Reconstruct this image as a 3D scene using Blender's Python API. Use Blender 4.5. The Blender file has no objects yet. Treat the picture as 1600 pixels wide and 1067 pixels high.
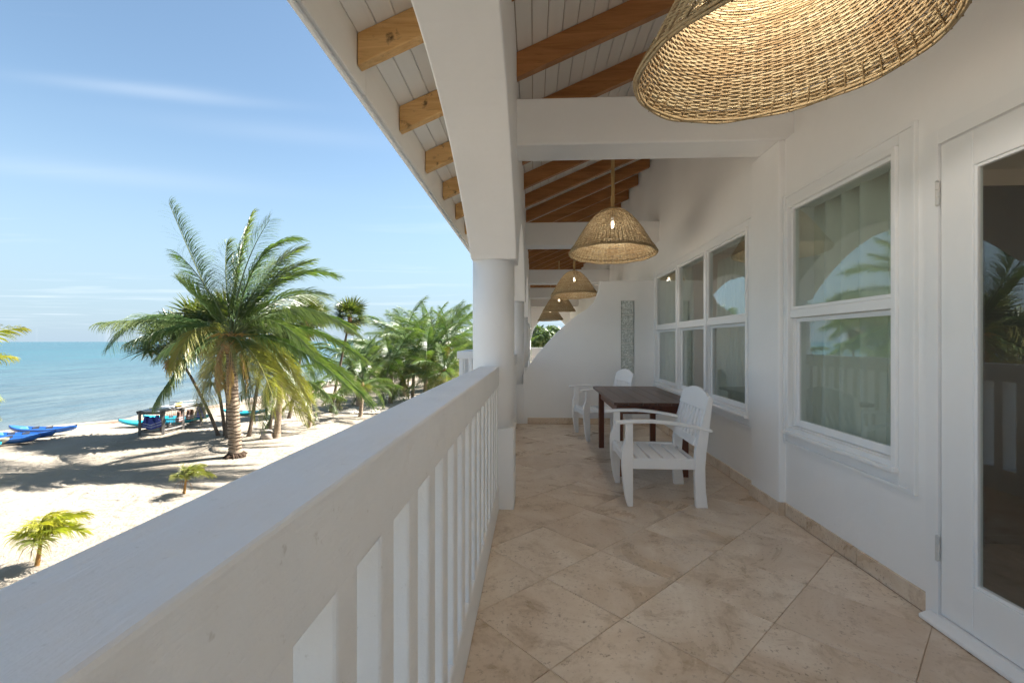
import bpy, bmesh, math, random
from mathutils import Vector, Matrix, noise
R = math.radians
random.seed(7)
S = bpy.context.scene
COL = S.collection

# ------------------------------------------------------------------ camera, sky, sun, exposure
cam = bpy.data.cameras.new('camera'); camo = bpy.data.objects.new('camera', cam); COL.objects.link(camo)
cam.sensor_width = 36; cam.lens = 36 * 711 / 1600; cam.clip_start = 0.02; cam.clip_end = 9000
camo.location = (0, 0, 1.33); camo.rotation_euler = (R(90), 0, math.atan(34 / 711))
S.camera = camo

SUN_EL, SUN_AZ = R(50), R(32)           # azimuth measured from +X towards +Y
sund = Vector((math.cos(SUN_EL) * math.cos(SUN_AZ), math.cos(SUN_EL) * math.sin(SUN_AZ), math.sin(SUN_EL)))
W = bpy.data.worlds.new('World'); S.world = W; W.use_nodes = True
nt = W.node_tree; nt.nodes.clear()
def wn(t, **k):
    n = nt.nodes.new(t)
    for a, b in k.items(): setattr(n, a, b)
    return n
sky = wn('ShaderNodeTexSky', sky_type='NISHITA', sun_disc=False)
sky.sun_elevation = SUN_EL; sky.sun_rotation = R(90) - SUN_AZ
sky.altitude = 0; sky.air_density = 0.9; sky.dust_density = 0.35; sky.ozone_density = 0.6
W.cycles.sampling_method = 'MANUAL'; W.cycles.sample_map_resolution = 256
bg = wn('ShaderNodeBackground'); bg.inputs[1].default_value = 0.05
wo = wn('ShaderNodeOutputWorld')
tc = wn('ShaderNodeTexCoord')
def wmath(op, a, b=None, c=None):
    n = wn('ShaderNodeMath', operation=op)
    for i, v in enumerate((a, b, c)):
        if v is None: continue
        if isinstance(v, (int, float)): n.inputs[i].default_value = v
        else: nt.links.new(v, n.inputs[i])
    return n.outputs[0]
sep = wn('ShaderNodeSeparateXYZ'); nt.links.new(tc.outputs['Generated'], sep.inputs[0])
zz = wmath('MAXIMUM', sep.outputs[2], 0.02)
u = wmath('DIVIDE', sep.outputs[0], zz); v = wmath('DIVIDE', sep.outputs[1], zz)
cmb = wn('ShaderNodeCombineXYZ'); nt.links.new(u, cmb.inputs[0]); nt.links.new(v, cmb.inputs[1])
mp = wn('ShaderNodeMapping'); mp.inputs['Rotation'].default_value = (0, 0, R(28)); mp.inputs['Scale'].default_value = (0.42, 1.7, 1)
nt.links.new(cmb.outputs[0], mp.inputs[0])
nz = wn('ShaderNodeTexNoise'); nz.inputs['Scale'].default_value = 0.55; nz.inputs['Detail'].default_value = 5; nz.inputs['Roughness'].default_value = 0.58; nz.inputs['Distortion'].default_value = 0.35
nt.links.new(mp.outputs[0], nz.inputs['Vector'])
cm = wn('ShaderNodeMapRange'); cm.inputs[1].default_value = 0.53; cm.inputs[2].default_value = 0.80
nt.links.new(nz.outputs[0], cm.inputs[0])
lo = wn('ShaderNodeMapRange'); lo.inputs[1].default_value = 0.20; lo.inputs[2].default_value = 0.04; nt.links.new(sep.outputs[2], lo.inputs[0])
def streak(cu, cv, ang, la, wb, k):
    du = wmath('SUBTRACT', u, cu); dv = wmath('SUBTRACT', v, cv); ca, sa = math.cos(ang), math.sin(ang)
    a_ = wmath('DIVIDE', wmath('ADD', wmath('MULTIPLY', du, ca), wmath('MULTIPLY', dv, sa)), la)
    wv_ = wmath('MULTIPLY', wmath('SUBTRACT', nz.outputs[0], .5), .22)
    b_ = wmath('DIVIDE', wmath('ADD', wmath('SUBTRACT', wmath('MULTIPLY', dv, ca), wmath('MULTIPLY', du, sa)), wv_), wb)
    e_ = wmath('EXPONENT', wmath('MULTIPLY', wmath('ADD', wmath('MULTIPLY', a_, a_), wmath('MULTIPLY', b_, b_)), -1.0))
    return wmath('MULTIPLY', wmath('MULTIPLY', e_, wmath('MULTIPLY', nz.outputs[0], 1.6)), k)
cir = wmath('ADD', streak(-1.48, 1.74, R(14), .38, .055, .30), wmath('ADD', streak(-1.2, 2.1, R(16), .5, .12, .14), streak(-2.6, 2.6, R(20), .9, .2, .15)))
amt = wmath('ADD', wmath('ADD', cir, wmath('MULTIPLY', cm.outputs[0], 0.30)), wmath('MULTIPLY', wmath('MULTIPLY', cm.outputs[0], lo.outputs[0]), 0.25))
mx = wn('ShaderNodeMixRGB'); mx.inputs[2].default_value = (2.2, 2.4, 2.6, 1)
hz = wn('ShaderNodeMapRange', interpolation_type='SMOOTHSTEP'); hz.inputs[1].default_value = 0.42; hz.inputs[2].default_value = -0.04; hz.inputs[3].default_value = 0.0; hz.inputs[4].default_value = 0.96; nt.links.new(sep.outputs[2], hz.inputs[0])
hm = wn('ShaderNodeMixRGB'); hm.inputs[2].default_value = (.98, 1.32, 1.66, 1); nt.links.new(hz.outputs[0], hm.inputs[0])
tn_ = wn('ShaderNodeMixRGB', blend_type='MULTIPLY'); tn_.inputs[0].default_value = 1; tn_.inputs[2].default_value = (.475, .495, .455, 1); nt.links.new(sky.outputs[0], tn_.inputs[1]); nt.links.new(tn_.outputs[0], hm.inputs[1])
nt.links.new(amt, mx.inputs[0]); nt.links.new(hm.outputs[0], mx.inputs[1])
nt.links.new(mx.outputs[0], bg.inputs[0]); nt.links.new(bg.outputs[0], wo.inputs[0])

sl = bpy.data.lights.new('sun', 'SUN'); so = bpy.data.objects.new('sun', sl); COL.objects.link(so)
sl.energy = 2.3; sl.angle = R(0.53); sl.color = (1.0, 0.955, 0.89)
so.rotation_euler = (-sund).to_track_quat('-Z', 'Y').to_euler()

S.view_settings.view_transform = 'Standard'; S.view_settings.look = 'None'
S.view_settings.exposure = 3.35; S.view_settings.gamma = 1.0; S.view_settings.use_curve_mapping = False
S.render.engine = 'CYCLES'
cy = S.cycles
cy.max_bounces = 12; cy.diffuse_bounces = 9; cy.glossy_bounces = 4; cy.transmission_bounces = 6; cy.transparent_max_bounces = 12
cy.use_denoising = True; cy.use_adaptive_sampling = True; cy.adaptive_threshold = 0.02; cy.sample_clamp_indirect = 8; cy.caustics_reflective = False; cy.caustics_refractive = False

# ------------------------------------------------------------------ materials
MATS = {}
class NT:
    def __init__(s, name):
        m = bpy.data.materials.new(name); m.use_nodes = True; s.m = m; s.t = m.node_tree; s.p = s.t.nodes['Principled BSDF']; MATS[name] = m
        s.out = s.t.nodes['Material Output']
    def n(s, t, **k):
        x = s.t.nodes.new(t)
        for a, b in k.items(): setattr(x, a, b)
        return x
    def l(s, a, b): s.t.links.new(a, b)
    def coord(s, kind='world', scale=(1, 1, 1), rot=(0, 0, 0)):
        if kind == 'world': o = s.n('ShaderNodeNewGeometry').outputs['Position']
        else: o = s.n('ShaderNodeTexCoord').outputs['Object']
        mp = s.n('ShaderNodeMapping'); mp.inputs['Scale'].default_value = scale; mp.inputs['Rotation'].default_value = rot
        s.l(o, mp.inputs[0]); return mp.outputs[0]
    def shift(s, vec):      # a different piece of the pattern for every object
        oi = s.n('ShaderNodeObjectInfo'); ml = s.n('ShaderNodeMath', operation='MULTIPLY'); ml.inputs[1].default_value = 37.0; s.l(oi.outputs['Random'], ml.inputs[0])
        va = s.n('ShaderNodeVectorMath', operation='ADD'); s.l(vec, va.inputs[0]); s.l(ml.outputs[0], va.inputs[1]); return va.outputs[0]
    def rnd(s): return s.n('ShaderNodeObjectInfo').outputs['Random']
    def noise(s, vec, scale, detail=5, rough=.55, dist=0):
        x = s.n('ShaderNodeTexNoise'); x.inputs['Scale'].default_value = scale; x.inputs['Detail'].default_value = detail; x.inputs['Roughness'].default_value = rough; x.inputs['Distortion'].default_value = dist
        s.l(vec, x.inputs['Vector']); return x.outputs[0]
    def ramp(s, fac, stops):
        x = s.n('ShaderNodeValToRGB'); e = x.color_ramp.elements
        while len(e) < len(stops): e.new(0.5)
        for i, (p, c) in enumerate(stops): e[i].position = p; e[i].color = (*c, 1) if len(c) == 3 else c
        s.l(fac, x.inputs[0]); return x.outputs[0]
    def mix(s, fac, a, b, mode='MIX'):
        x = s.n('ShaderNodeMixRGB', blend_type=mode)
        for i, v in enumerate((fac, a, b)):
            if isinstance(v, (int, float)): x.inputs[i].default_value = v
            elif isinstance(v, tuple): x.inputs[i].default_value = (*v, 1)
            else: s.l(v, x.inputs[i])
        return x.outputs[0]
    def bump(s, h, strength, dist=0.01, prev=None):
        b = s.n('ShaderNodeBump'); b.inputs['Strength'].default_value = strength; b.inputs['Distance'].default_value = dist
        s.l(h, b.inputs['Height'])
        if prev is not None: s.l(prev, b.inputs['Normal'])
        s.l(b.outputs[0], s.p.inputs['Normal']); return b.outputs[0]
    def col(s, c):
        if isinstance(c, tuple): s.p.inputs['Base Color'].default_value = (*c, 1)
        else: s.l(c, s.p.inputs['Base Color'])
        return s
    def rough(s, r, spec=.5):
        if isinstance(r, (int, float)): s.p.inputs['Roughness'].default_value = r
        else: s.l(r, s.p.inputs['Roughness'])
        s.p.inputs['Specular IOR Level'].default_value = spec; return s

def simple(name, c, rough=.5, spec=.4, var=.08, scale=20, bump=0.0, bscale=60):
    m = NT(name); v = m.coord(); n = m.noise(v, scale, 4)
    m.col(m.mix(n, tuple(x * (1 - var) for x in c), tuple(min(1, x * (1 + var)) for x in c))); m.rough(rough, spec)
    if bump: m.bump(m.noise(v, bscale, 4), bump, .004)
    return m

# white lime plaster, hand trowelled
m = NT('plaster'); v = m.coord(); n1 = m.noise(v, 1.6, 6, .6); n2 = m.noise(v, 24, 5, .6)
m.col(m.mix(m.ramp(n1, [(.3, (0, 0, 0)), (.75, (1, 1, 1))]), m.mix(m.ramp(n2, [(.70, (0, 0, 0)), (.80, (.35, .35, .35))]), (.865, .865, .86), (.60, .57, .52)), (.905, .905, .90))); m.rough(.62, .3)
b = m.bump(n2, .16, .006); m.bump(m.noise(v, 3.2, 3), .25, .03, b)
m = NT('rail_plaster'); v = m.coord(); n1 = m.noise(v, 2.5, 6, .6); sp = m.noise(v, 38, 3, .7)
c0 = m.mix(m.ramp(n1, [(.3, (0, 0, 0)), (.75, (1, 1, 1))]), (.83, .835, .835), (.885, .89, .89))
m.col(m.mix(m.ramp(sp, [(.66, (0, 0, 0)), (.76, (.45, .45, .45))]), c0, (.52, .50, .46))); m.rough(.55, .3)
b = m.bump(m.noise(m.coord('world', (30, 4, 30)), 1.6, 5, .65), .35, .008); b = m.bump(m.noise(v, 26, 5, .65), .35, .008, b); m.bump(m.noise(v, 2.6, 3), .6, .06, b)
m = NT('trim_paint'); v = m.coord(); n1 = m.noise(v, 5, 4)
m.col(m.mix(n1, (.84, .845, .845), (.89, .895, .895))); m.rough(.36, .45); m.bump(m.noise(v, 60, 3), .05, .003)
m = NT('chair_paint'); v = m.coord('obj', (3, 3, 30)); n1 = m.noise(m.coord(), 9, 5)
m.col(m.mix(n1, (.83, .835, .84), (.90, .905, .91))); m.rough(.42, .4); m.bump(m.noise(v, 6, 4), .08, .003)
m = NT('ceiling_paint'); v = m.coord('world', (8, .6, 8)); n1 = m.noise(m.shift(v), 1.2, 5)
tint = m.mix(m.rnd(), (.78, .76, .72), (.85, .835, .80)); m.col(m.mix(m.ramp(n1, [(.3, (0, 0, 0)), (.8, (.35, .35, .35))]), tint, (.68, .65, .60))); m.rough(.5, .3); m.bump(n1, .08, .004)
def wood(name, dark, light, axis, rough=.45, scale=1.0, spots=0.0, spec=.4):
    sc = {'x': (.8, 9, 9), 'y': (9, .8, 9), 'z': (9, 9, .8)}[axis]
    m = NT(name); v = m.shift(m.coord('world', tuple(q * scale for q in sc)))
    g = m.noise(v, 2.2, 7, .62, .6); g2 = m.noise(v, 9, 4, .7)
    c = m.mix(m.ramp(g, [(.28, (0, 0, 0)), (.72, (1, 1, 1))]), dark, light)
    c = m.mix(m.ramp(g2, [(.55, (0, 0, 0)), (.75, (.5, .5, .5))]), c, tuple(q * .55 for q in dark))
    if spots:
        w = m.noise(m.coord('world', (3, 3, 3)), 3.2, 5, .6)
        c = m.mix(m.ramp(w, [(.58, (0, 0, 0)), (.70, (spots, spots, spots))]), c, (.05, .035, .025))
    m.col(c); m.rough(rough, spec); m.bump(g, .22, .004); return m
wood('rafter_wood', (.28, .11, .034), (.50, .235, .085), 'x', .42)
wood('weathered_wood', (.52, .29, .10), (.76, .50, .24), 'x', .7, 1, .9, .2)
wood('table_wood', (.035, .014, .009), (.12, .045, .026), 'y', .32, 1.3)
wood('table_leg_wood', (.10, .030, .016), (.20, .068, .034), 'z', .40)
wood('rack_wood', (.10, .095, .09), (.20, .19, .18), 'z', .8, .6)
wood('dark_wood', (.02, .012, .009), (.05, .03, .02), 'z', .4)
wood('room_floor_wood', (.10, .055, .028), (.19, .11, .06), 'y', .45)
m = NT('bamboo'); v = m.coord('obj', (6, 6, 1)); m.col(m.mix(m.noise(v, 3, 5), (.42, .27, .10), (.58, .41, .19))); m.rough(.4, .4)

# travertine
def travertine(name, tintA, tintB):
    m = NT(name); w0 = m.coord('world'); v = m.shift(w0)
    cl = m.noise(v, 1.7, 7, .66, 1.1); vein = m.noise(m.shift(m.coord('world', (1.0, 2.2, 3), (0, 0, R(20)))), 2.6, 7, .70, .5); pit = m.noise(v, 52, 5, .66, .3); blot = m.noise(v, 4.2, 8, .74, .5)
    base = m.mix(m.rnd(), tintA, tintB)
    c = m.mix(m.ramp(cl, [(.34, (0, 0, 0)), (.64, (1, 1, 1))]), m.mix(.75, base, (.60, .455, .32)), m.mix(.6, base, (.86, .765, .65)))
    c = m.mix(m.ramp(vein, [(.58, (0, 0, 0)), (.67, (.26, .26, .26)), (.74, (.05, .05, .05))]), c, (.46, .32, .195))
    c = m.mix(m.ramp(blot, [(.52, (0, 0, 0)), (.66, (.62, .62, .62))]), c, (.42, .29, .175))
    pm = m.ramp(pit, [(.36, (.85, .85, .85)), (.43, (0, 0, 0))])
    band = m.ramp(vein, [(.45, (.25, .25, .25)), (.62, (1, 1, 1))])
    pf = m.mix(1.0, pm, band, 'MULTIPLY')
    c = m.mix(pf, c, (.30, .20, .125)); m.col(c)
    m.rough(m.ramp(cl, [(.3, (.24, .24, .24)), (.7, (.40, .40, .40))]), .4)
    inv = m.n('ShaderNodeInvert'); m.l(pf, inv.inputs[1]); m.bump(inv.outputs[0], .25, .003); return m
travertine('travertine', (.60, .455, .335), (.90, .78, .64))
travertine('skirting_stone', (.60, .49, .37), (.74, .63, .51))
simple('grout', (.56, .44, .33), .9, .1, .2, 40)

# woven cane
m = NT('cane'); at = m.n('ShaderNodeAttribute', attribute_name='tone'); v = m.coord('obj'); n1 = m.noise(v, 4, 4); n2 = m.noise(v, 90, 3)
c = m.ramp(at.outputs['Fac'], [(0, (.19, .125, .06)), (.35, (.34, .25, .135)), (.7, (.47, .37, .22)), (1, (.58, .48, .30))])
c = m.mix(m.ramp(n1, [(.45, (0, 0, 0)), (.75, (.55, .55, .55))]), c, (.30, .17, .07))
m.col(m.mix(m.ramp(n2, [(.35, (.4, .4, .4)), (.6, (0, 0, 0))]), c, (.14, .10, .05))); m.rough(.6, .25)

# glass panes
def glassmat(name, tint, ior=1.5, boost=0.0, bumpy=0.0):
    m = NT(name); m.t.nodes.remove(m.p)
    tr = m.n('ShaderNodeBsdfTransparent'); tr.inputs[0].default_value = (*tint, 1)
    gl = m.n('ShaderNodeBsdfGlossy'); gl.inputs['Roughness'].default_value = 0.0 if not bumpy else .05; gl.inputs[0].default_value = (1, 1, 1, 1)
    fr = m.n('ShaderNodeLayerWeight'); fr.inputs[0].default_value = .5
    pw_ = m.n('ShaderNodeMath', operation='POWER'); pw_.inputs[1].default_value = 4.0; m.l(fr.outputs['Facing'], pw_.inputs[0])
    ad = m.n('ShaderNodeMath', operation='MULTIPLY_ADD'); ad.inputs[1].default_value = 1.0; ad.inputs[2].default_value = boost; ad.use_clamp = True; m.l(pw_.outputs[0], ad.inputs[0])
    mx = m.n('ShaderNodeMixShader'); m.l(ad.outputs[0], mx.inputs[0]); m.l(tr.outputs[0], mx.inputs[1]); m.l(gl.outputs[0], mx.inputs[2]); m.l(mx.outputs[0], m.out.inputs[0])
    if bumpy:
        bp = m.n('ShaderNodeBump'); bp.inputs['Strength'].default_value = bumpy; m.l(m.noise(m.coord(), 22, 2), bp.inputs['Height']); m.l(bp.outputs[0], gl.inputs['Normal'])
    return m
glassmat('window_glass', (.88, .92, .90), 1.55, .075)
m = NT('block_glass'); m.p.inputs['Transmission Weight'].default_value = .95; m.col((.74, .86, .80)); m.rough(.03, .5); m.p.inputs['IOR'].default_value = 1.45
vo = m.n('ShaderNodeTexVoronoi', feature='SMOOTH_F1'); vo.inputs['Scale'].default_value = 24; m.l(m.coord(), vo.inputs['Vector']); bb = m.bump(vo.outputs['Distance'], 1.0, .06); m.bump(m.noise(m.coord(), 40, 2, .5, 1.5), .6, .02, bb)
tl = m.n('ShaderNodeBsdfDiffuse'); tl.inputs[0].default_value = (.88, .92, .89, 1); mxs = m.n('ShaderNodeMixShader'); m.l(m.ramp(m.noise(m.coord(), 30, 3, .6, 2.5), [(.45, (.05, .05, .05)), (.53, (.9, .9, .9))]), mxs.inputs[0]); m.l(m.p.outputs[0], mxs.inputs[1]); m.l(tl.outputs[0], mxs.inputs[2]); m.l(mxs.outputs[0], m.out.inputs[0])  # white diffuse patches painted in for bright sky refracted by the blocks
simple('mortar', (.70, .69, .66), .8, .2)
simple('hinge_metal', (.62, .61, .58), .35, .5)
m = NT('bulb_glow'); m.p.inputs['Emission Color'].default_value = (1, .80, .52, 1); m.p.inputs['Emission Strength'].default_value = 2.5; m.col((.9, .85, .7))
simple('socket', (.5, .48, .44), .5)
simple('cable', (.02, .02, .02), .5)
m = NT('curtain_cloth'); m.col(m.mix(m.noise(m.coord('world', (1, 1, .2)), 30, 3), (.70, .71, .64), (.80, .81, .74))); m.rough(.9, .1)
simple('room_wall_paint', (.62, .56, .49), .8, .2, .04, 2)
simple('room_ceiling_paint', (.60, .57, .52), .8, .2)
simple('concrete', (.42, .40, .37), .85, .2, .15, 3)
simple('roof_tile', (.34, .22, .16), .8, .2)

# sand
m = NT('sand'); v = m.coord(); a = m.noise(v, .22, 5, .55); g = m.noise(v, 2.3, 8, .65); f_ = m.noise(v, 22, 5, .7); dn = m.noise(v, 1.1, 6, .7, .6)
c = m.mix(m.ramp(a, [(.3, (0, 0, 0)), (.7, (1, 1, 1))]), (.285, .245, .193), (.355, .31, .248))
c = m.mix(m.ramp(g, [(.52, (0, 0, 0)), (.74, (.6, .6, .6))]), c, (.33, .28, .215))
c = m.mix(m.ramp(dn, [(.66, (0, 0, 0)), (.76, (.6, .6, .6))]), c, (.21, .175, .135))
c = m.mix(m.ramp(f_, [(.30, (.5, .5, .5)), (.42, (0, 0, 0))]), c, (.26, .215, .165))
wet = m.n('ShaderNodeSeparateXYZ'); m.l(m.n('ShaderNodeNewGeometry').outputs['Position'], wet.inputs[0])
wr = m.n('ShaderNodeMapRange'); wr.inputs[1].default_value = -3.28; wr.inputs[2].default_value = -3.19; m.l(wet.outputs[2], wr.inputs[0])
wrk = m.n('ShaderNodeMapRange'); wrk.inputs[1].default_value = -3.20; wrk.inputs[2].default_value = -3.175; m.l(wet.outputs[2], wrk.inputs[0])
wk2 = m.n('ShaderNodeMapRange'); wk2.inputs[1].default_value = -3.12; wk2.inputs[2].default_value = -3.15; m.l(wet.outputs[2], wk2.inputs[0])
wk = m.n('ShaderNodeMath', operation='MULTIPLY'); m.l(wrk.outputs[0], wk.inputs[0]); m.l(wk2.outputs[0], wk.inputs[1])
wk3 = m.n('ShaderNodeMath', operation='MULTIPLY'); m.l(wk.outputs[0], wk3.inputs[0]); m.l(m.ramp(m.noise(v, 5, 5, .7), [(.36, (0, 0, 0)), (.50, (.9, .9, .9))]), wk3.inputs[1])
c = m.mix(wk3.outputs[0], c, (.16, .09, .055))
m.col(m.mix(wr.outputs[0], (.30, .25, .20), c)); m.rough(.9, .15)
rk_ = m.noise(m.coord('world', (.35, 3.2, 1), (0, 0, R(-14))), 1.6, 4, .6)
b = m.bump(g, 1.0, .22); b = m.bump(dn, .8, .16, b); b = m.bump(rk_, .6, .12, b); m.bump(f_, .4, .02, b)
simple('pale_paver', (.46, .42, .36), .85, .2, .12, 3)

# sea
m = NT('sea_water'); v = m.coord('world', (1, .38, 1), (0, 0, R(12))); gp = m.n('ShaderNodeNewGeometry'); sx = m.n('ShaderNodeSeparateXYZ'); m.l(gp.outputs['Position'], sx.inputs[0])
mr = m.n('ShaderNodeMapRange'); mr.inputs[1].default_value = -26; mr.inputs[2].default_value = -320; m.l(sx.outputs[0], mr.inputs[0])
pat = m.noise(m.coord('world', (.05, .008, 1), (0, 0, R(10))), 1.0, 5, .6)
c = m.ramp(mr.outputs[0], [(0, (.17, .165, .135)), (.02, (.10, .125, .12)), (.10, (.055, .095, .105)), (.35, (.022, .095, .112)), (1, (.008, .075, .095))])
m.col(m.mix(m.ramp(pat, [(.40, (0, 0, 0)), (.65, (.5, .5, .5))]), m.mix(m.ramp(m.noise(m.coord('world', (.42, .055, 1), (0, 0, R(8))), 1.0, 5, .62), [(.45, (0, 0, 0)), (.62, (.7, .7, .7))]), c, (.02, .045, .065)), (.03, .07, .095))); m.rough(.22, .30)  # finer stretched noise paints dark ripple shading into the water colour
b = m.bump(m.noise(v, 1.5, 4, .6), .8, .25); m.bump(m.noise(v, .3, 4, .55), 1.0, 1.2, b)

# leaves and trunks
def leafmat(name, c1, c2, c3, tr=.35, rough=.36):
    m = NT(name); at = m.n('ShaderNodeAttribute', attribute_name='tone')
    c = m.mix(m.rnd(), c1, c2); c = m.mix(m.ramp(at.outputs['Fac'], [(.35, (0, 0, 0)), (1, (.85, .85, .85))]), c, c3)
    m.col(c); m.rough(rough, .6)
    t = m.n('ShaderNodeBsdfTranslucent'); m.l(m.mix(1.0, c, (1.25, 1.4, .42), 'MULTIPLY'), t.inputs[0])
    mx = m.n('ShaderNodeMixShader'); mx.inputs[0].default_value = tr; m.l(m.p.outputs[0], mx.inputs[1]); m.l(t.outputs[0], mx.inputs[2]); m.l(mx.outputs[0], m.out.inputs[0]); return m
leafmat('leaf_green', (.048, .105, .034), (.080, .145, .046), (.17, .20, .085), .28)
leafmat('leaf_young', (.20, .25, .035), (.28, .30, .04), (.42, .36, .07), .45)
leafmat('leaf_yellow', (.11, .15, .038), (.17, .19, .050), (.30, .27, .10), .35)
leafmat('leaf_fan', (.050, .090, .030), (.085, .125, .038), (.18, .16, .06), .25)
leafmat('leaf_dry', (.26, .15, .07), (.36, .22, .11), (.40, .28, .16), .2, .8)
leafmat('flower_orange', (.42, .20, .05), (.50, .27, .08), (.55, .34, .12), .2, .7)
leafmat('leaf_broad', (.045, .085, .028), (.075, .12, .035), (.12, .15, .04), .3)
leafmat('leaf_far', (.075, .11, .075), (.085, .12, .08), (.10, .13, .09), .2)
def bark(name, a_, b_, ring):
    m = NT(name); v = m.coord('obj', (2, 2, ring)); n = m.noise(v, 3, 6, .65); n2 = m.noise(m.coord('obj'), 30, 4, .7)
    c = m.mix(m.ramp(n, [(.35, (0, 0, 0)), (.65, (1, 1, 1))]), a_, b_); m.col(m.mix(m.ramp(n2, [(.3, (.6, .6, .6)), (.5, (0, 0, 0))]), c, tuple(q * .4 for q in a_))); m.rough(.85, .15); m.bump(n, .5, .02); return m
bark('palm_bark', (.20, .145, .10), (.40, .32, .24), 6)
bark('thin_bark', (.10, .075, .055), (.20, .155, .12), 6)
bark('ring_scar', (.05, .035, .025), (.11, .08, .055), 3)
bark('root_mass', (.045, .03, .022), (.11, .075, .05), 4)
simple('fibre', (.30, .17, .08), .9, .1, .4, 30, .5, 40)
simple('coconut_husk', (.32, .17, .05), .6, .3, .3, 20)
simple('stone', (.36, .31, .27), .9, .2, .25, 6, .6, 14)

# boats and gear
def plastic(name, c, rough=.35): return simple(name, c, rough, .45, .06, 3)
plastic('kayak_blue', (.03, .13, .42)); plastic('kayak_light_blue', (.10, .36, .72)); plastic('kayak_teal', (.03, .42, .55)); plastic('kayak_beige', (.46, .42, .34))
plastic('kayak_seat', (.03, .035, .045), .7); plastic('vest_blue', (.055, .075, .30), .85); plastic('vest_strap', (.42, .44, .50), .8); plastic('vest_brown', (.15, .09, .07), .85)
plastic('paddle_yellow', (.75, .50, .03)); plastic('paddle_black', (.02, .022, .03)); plastic('paddle_shaft', (.55, .55, .52)); plastic('board_grey', (.34, .36, .38))
M = MATS

# ------------------------------------------------------------------ mesh helpers
class MB:
    def __init__(s): s.v = []; s.f = []; s.t = None
    def quad(s, *p):
        i = len(s.v); s.v += [tuple(q) for q in p]; s.f.append(tuple(range(i, i + len(p)))); return s
    def box(s, x0, x1, y0, y1, z0, z1):
        i = len(s.v); s.v += [(x0, y0, z0), (x1, y0, z0), (x1, y1, z0), (x0, y1, z0), (x0, y0, z1), (x1, y0, z1), (x1, y1, z1), (x0, y1, z1)]
        s.f += [tuple(i + k for k in q) for q in ((0, 3, 2, 1), (4, 5, 6, 7), (0, 1, 5, 4), (1, 2, 6, 5), (2, 3, 7, 6), (3, 0, 4, 7))]; return s
    def prism(s, poly, axis, a, b):
        # poly: 2D points; axis 'y': points are (x, z); axis 'x': (y, z); axis 'z': (x, y)
        def P(q, t): return {'y': (q[0], t, q[1]), 'x': (t, q[0], q[1]), 'z': (q[0], q[1], t)}[axis]
        n = len(poly); i = len(s.v); s.v += [P(q, a) for q in poly] + [P(q, b) for q in poly]
        s.f.append(tuple(i + k for k in range(n))); s.f.append(tuple(i + n + k for k in reversed(range(n))))
        for k in range(n): s.f.append((i + k, i + n + k, i + n + (k + 1) % n, i + (k + 1) % n))
        return s
    def tube(s, pts, rad, n=6, cap=True, flat=1.0, up=None):
        pts = [Vector(p) for p in pts]; base = len(s.v); prev = None
        for k, p in enumerate(pts):
            t = (pts[min(k + 1, len(pts) - 1)] - pts[max(k - 1, 0)])
            t = t.normalized() if t.length > 1e-9 else Vector((0, 0, 1))
            a = Vector(up) if up else (prev if prev is not None else (Vector((0, 0, 1)) if abs(t.z) < .9 else Vector((1, 0, 0))))
            a = a - t * a.dot(t); a = a.normalized() if a.length > 1e-6 else t.orthogonal().normalized(); prev = a; b = t.cross(a)
            r = rad[k] if isinstance(rad, (list, tuple)) else rad
            for j in range(n):
                g = 2 * math.pi * j / n; s.v.append(tuple(p + a * (r * flat * math.cos(g)) + b * (r * math.sin(g))))
        for k in range(len(pts) - 1):
            for j in range(n):
                a0 = base + k * n + j; a1 = base + k * n + (j + 1) % n; s.f.append((a0, a1, a1 + n, a0 + n))
        if cap: s.f.append(tuple(base + j for j in reversed(range(n)))); s.f.append(tuple(base + (len(pts) - 1) * n + j for j in range(n)))
        return s
    def lathe(s, prof, n=32, c=(0, 0), caps=True):
        base = len(s.v)
        for r, z in prof:
            for j in range(n):
                g = 2 * math.pi * j / n; s.v.append((c[0] + r * math.cos(g), c[1] + r * math.sin(g), z))
        for k in range(len(prof) - 1):
            for j in range(n):
                a0 = base + k * n + j; a1 = base + k * n + (j + 1) % n; s.f.append((a0, a1, a1 + n, a0 + n))
        if caps: s.f.append(tuple(base + j for j in reversed(range(n)))); s.f.append(tuple(base + (len(prof) - 1) * n + j for j in range(n)))
        return s
    def mesh(s, name, mat, smooth=False):
        me = bpy.data.meshes.new(name); me.from_pydata(s.v, [], s.f)
        for mm in (mat if isinstance(mat, (list, tuple)) else [mat]): me.materials.append(M[mm])
        if s.t is not None:
            at = me.attributes.new('tone', 'FLOAT', 'POINT'); at.data.foreach_set('value', s.t)
        if smooth: me.shade_smooth()
        return me
    def build(s, name, mat, parent=None, bevel=0, smooth=False, seg=2, fix=False):
        me = s.mesh(name, mat, smooth)
        if fix:
            bm = bmesh.new(); bm.from_mesh(me); bmesh.ops.remove_doubles(bm, verts=bm.verts, dist=1e-5); bmesh.ops.recalc_face_normals(bm, faces=bm.faces); bm.to_mesh(me); bm.free()
        return link(name, me, parent, bevel, seg)
def link(name, me, parent=None, bevel=0, seg=2):
    o = bpy.data.objects.new(name, me); COL.objects.link(o)
    if parent: o.parent = parent
    if bevel:
        b = o.modifiers.new('bevel', 'BEVEL'); b.width = bevel; b.segments = seg; b.limit_method = 'ANGLE'; b.angle_limit = R(40); b.harden_normals = False
    return o
def tag(o, label=None, cat=None, group=None, kind=None):
    if label: o['label'] = label
    if cat: o['category'] = cat
    if group: o['group'] = group
    if kind: o['kind'] = kind
    return o
def thing(name, label, cat, loc=(0, 0, 0), rz=0, group=None, kind=None):
    o = bpy.data.objects.new(name, None); COL.objects.link(o); o.location = loc; o.rotation_euler = (0, 0, rz); o.empty_display_size = .1
    return tag(o, label, cat, group, kind)
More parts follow.
